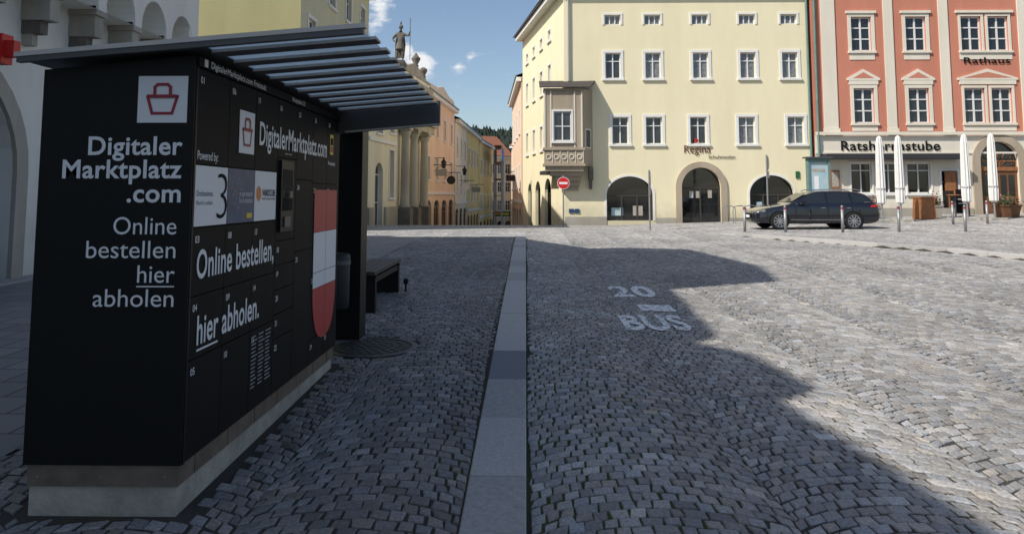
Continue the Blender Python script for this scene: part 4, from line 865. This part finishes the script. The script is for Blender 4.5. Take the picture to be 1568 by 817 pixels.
planter(18.35,34.6,.65,.95,M['orangewood'],False,1.12); planter(22.1,34.6,.85,.5,M['wood']); planter(24.3,34.8,.9,.55,M['wood']); planter(19.5,35.8,.5,.5,M['greystone']); planter(16.7,36.2,.6,.5,M['greystone'])
def table(x,y):
    s=G('cafe_table'); z=H(x,y); s.cyl('top',M['orangewood'],x,-y,z+1.02,z+1.06,.35); s.cyl('stem',M['anth'],x,-y,z+.03,z+1.02,.035); s.cyl('base',M['anth'],x,-y,z,z+.03,.25); s.finish()
for x,y in ((16.0,35.6),(20.3,35.5)): table(x,y)
s=G('menu_board'); x,y=20.6,36; z=H(x,y); s.frame((x,y),(1,0)); s.box('panel',M['gap'],0,.6,z+.15,z+1.3,.0,.04); s.box('frame',M['orangewood'],-.05,0,z,z+1.35,-.01,.05); s.box('frame',M['orangewood'],.6,.65,z,z+1.35,-.01,.05); s.box('writing',M['greytext'],.1,.5,z+.6,z+.65,.041,.045); s.box('writing',M['greytext'],.1,.45,z+.8,z+.85,.041,.045); s.finish()

# ------------------------------------------------------------ light
SA=(-.83,-.557); el=math.radians(45)
w=bpy.data.worlds.new('World'); S.world=w; w.use_nodes=True; nt=w.node_tree; bg=nt.nodes['Background']; bg.inputs['Strength'].default_value=.13
sky=nt.nodes.new('ShaderNodeTexSky'); sky.sky_type='NISHITA'; sky.sun_disc=False; sky.sun_elevation=el; sky.sun_rotation=math.atan2(SA[0],SA[1])%(2*math.pi); sky.altitude=400; sky.air_density=1.0; sky.dust_density=1.6; sky.ozone_density=1.0
tc=nt.nodes.new('ShaderNodeTexCoord'); no=nt.nodes.new('ShaderNodeTexNoise'); no.inputs['Scale'].default_value=22; no.inputs['Detail'].default_value=9; no.inputs['Roughness'].default_value=.6
mp=nt.nodes.new('ShaderNodeMapping'); mp.inputs['Scale'].default_value=(1,1,2.4); nt.links.new(tc.outputs['Generated'],mp.inputs['Vector']); nt.links.new(mp.outputs['Vector'],no.inputs['Vector'])
acc=None
for d,rad in (((-.205,1,.255),.035),((-.145,1,.178),.035),((-.165,1,.20),.02),((-.093,1,.176),.02),((-.077,1,.189),.016),((.025,1,.285),.03),((.6,.5,.5),.2),((-.8,-.5,.6),.2)):
    dn=Vector(d).normalized(); ds=nt.nodes.new('ShaderNodeVectorMath'); ds.operation='DISTANCE'; ds.inputs[1].default_value=dn; nt.links.new(tc.outputs['Generated'],ds.inputs[0])
    r_=nt.nodes.new('ShaderNodeMapRange'); r_.inputs['From Min'].default_value=rad; r_.inputs['From Max'].default_value=0; nt.links.new(ds.outputs['Value'],r_.inputs['Value'])
    if acc is None: acc=r_.outputs[0]
    else:
        mx_=nt.nodes.new('ShaderNodeMath'); mx_.operation='MAXIMUM'; nt.links.new(acc,mx_.inputs[0]); nt.links.new(r_.outputs[0],mx_.inputs[1]); acc=mx_.outputs[0]
ad=nt.nodes.new('ShaderNodeMath'); ad.operation='MULTIPLY_ADD'; ad.inputs[1].default_value=.42; nt.links.new(acc,ad.inputs[0]); nt.links.new(no.outputs['Fac'],ad.inputs[2])
r2=nt.nodes.new('ShaderNodeMapRange'); r2.inputs['From Min'].default_value=.64; r2.inputs['From Max'].default_value=.90; r2.interpolation_type='SMOOTHSTEP'; nt.links.new(ad.outputs[0],r2.inputs['Value'])
mx=nt.nodes.new('ShaderNodeMixRGB'); mx.inputs['Color2'].default_value=(6.8,6.9,7.1,1); nt.links.new(r2.outputs[0],mx.inputs['Fac']); nt.links.new(sky.outputs[0],mx.inputs['Color1']); nt.links.new(mx.outputs[0],bg.inputs['Color'])
sl=bpy.data.lights.new('sun','SUN'); sl.energy=4.8; sl.angle=math.radians(.5); sl.color=(1,.95,.87); so=bpy.data.objects.new('sun',sl); col.objects.link(so)
tv=Vector((-SA[0]*math.cos(el),-SA[1]*math.cos(el),-math.sin(el))); so.rotation_mode='QUATERNION'; so.rotation_quaternion=tv.to_track_quat('-Z','Y')
# ------------------------------------------------------------ camera
cd=bpy.data.cameras.new('camera'); cd.sensor_width=36; cd.lens=1132/1568*36; cd.shift_y=-208.5/1568; cd.clip_end=3000; cd.clip_start=.05
co=bpy.data.objects.new('camera',cd); col.objects.link(co); co.location=(0,0,1.6)
yaw=math.atan(21/1132); co.rotation_euler=(math.radians(90+5.05),0,yaw); S.camera=co
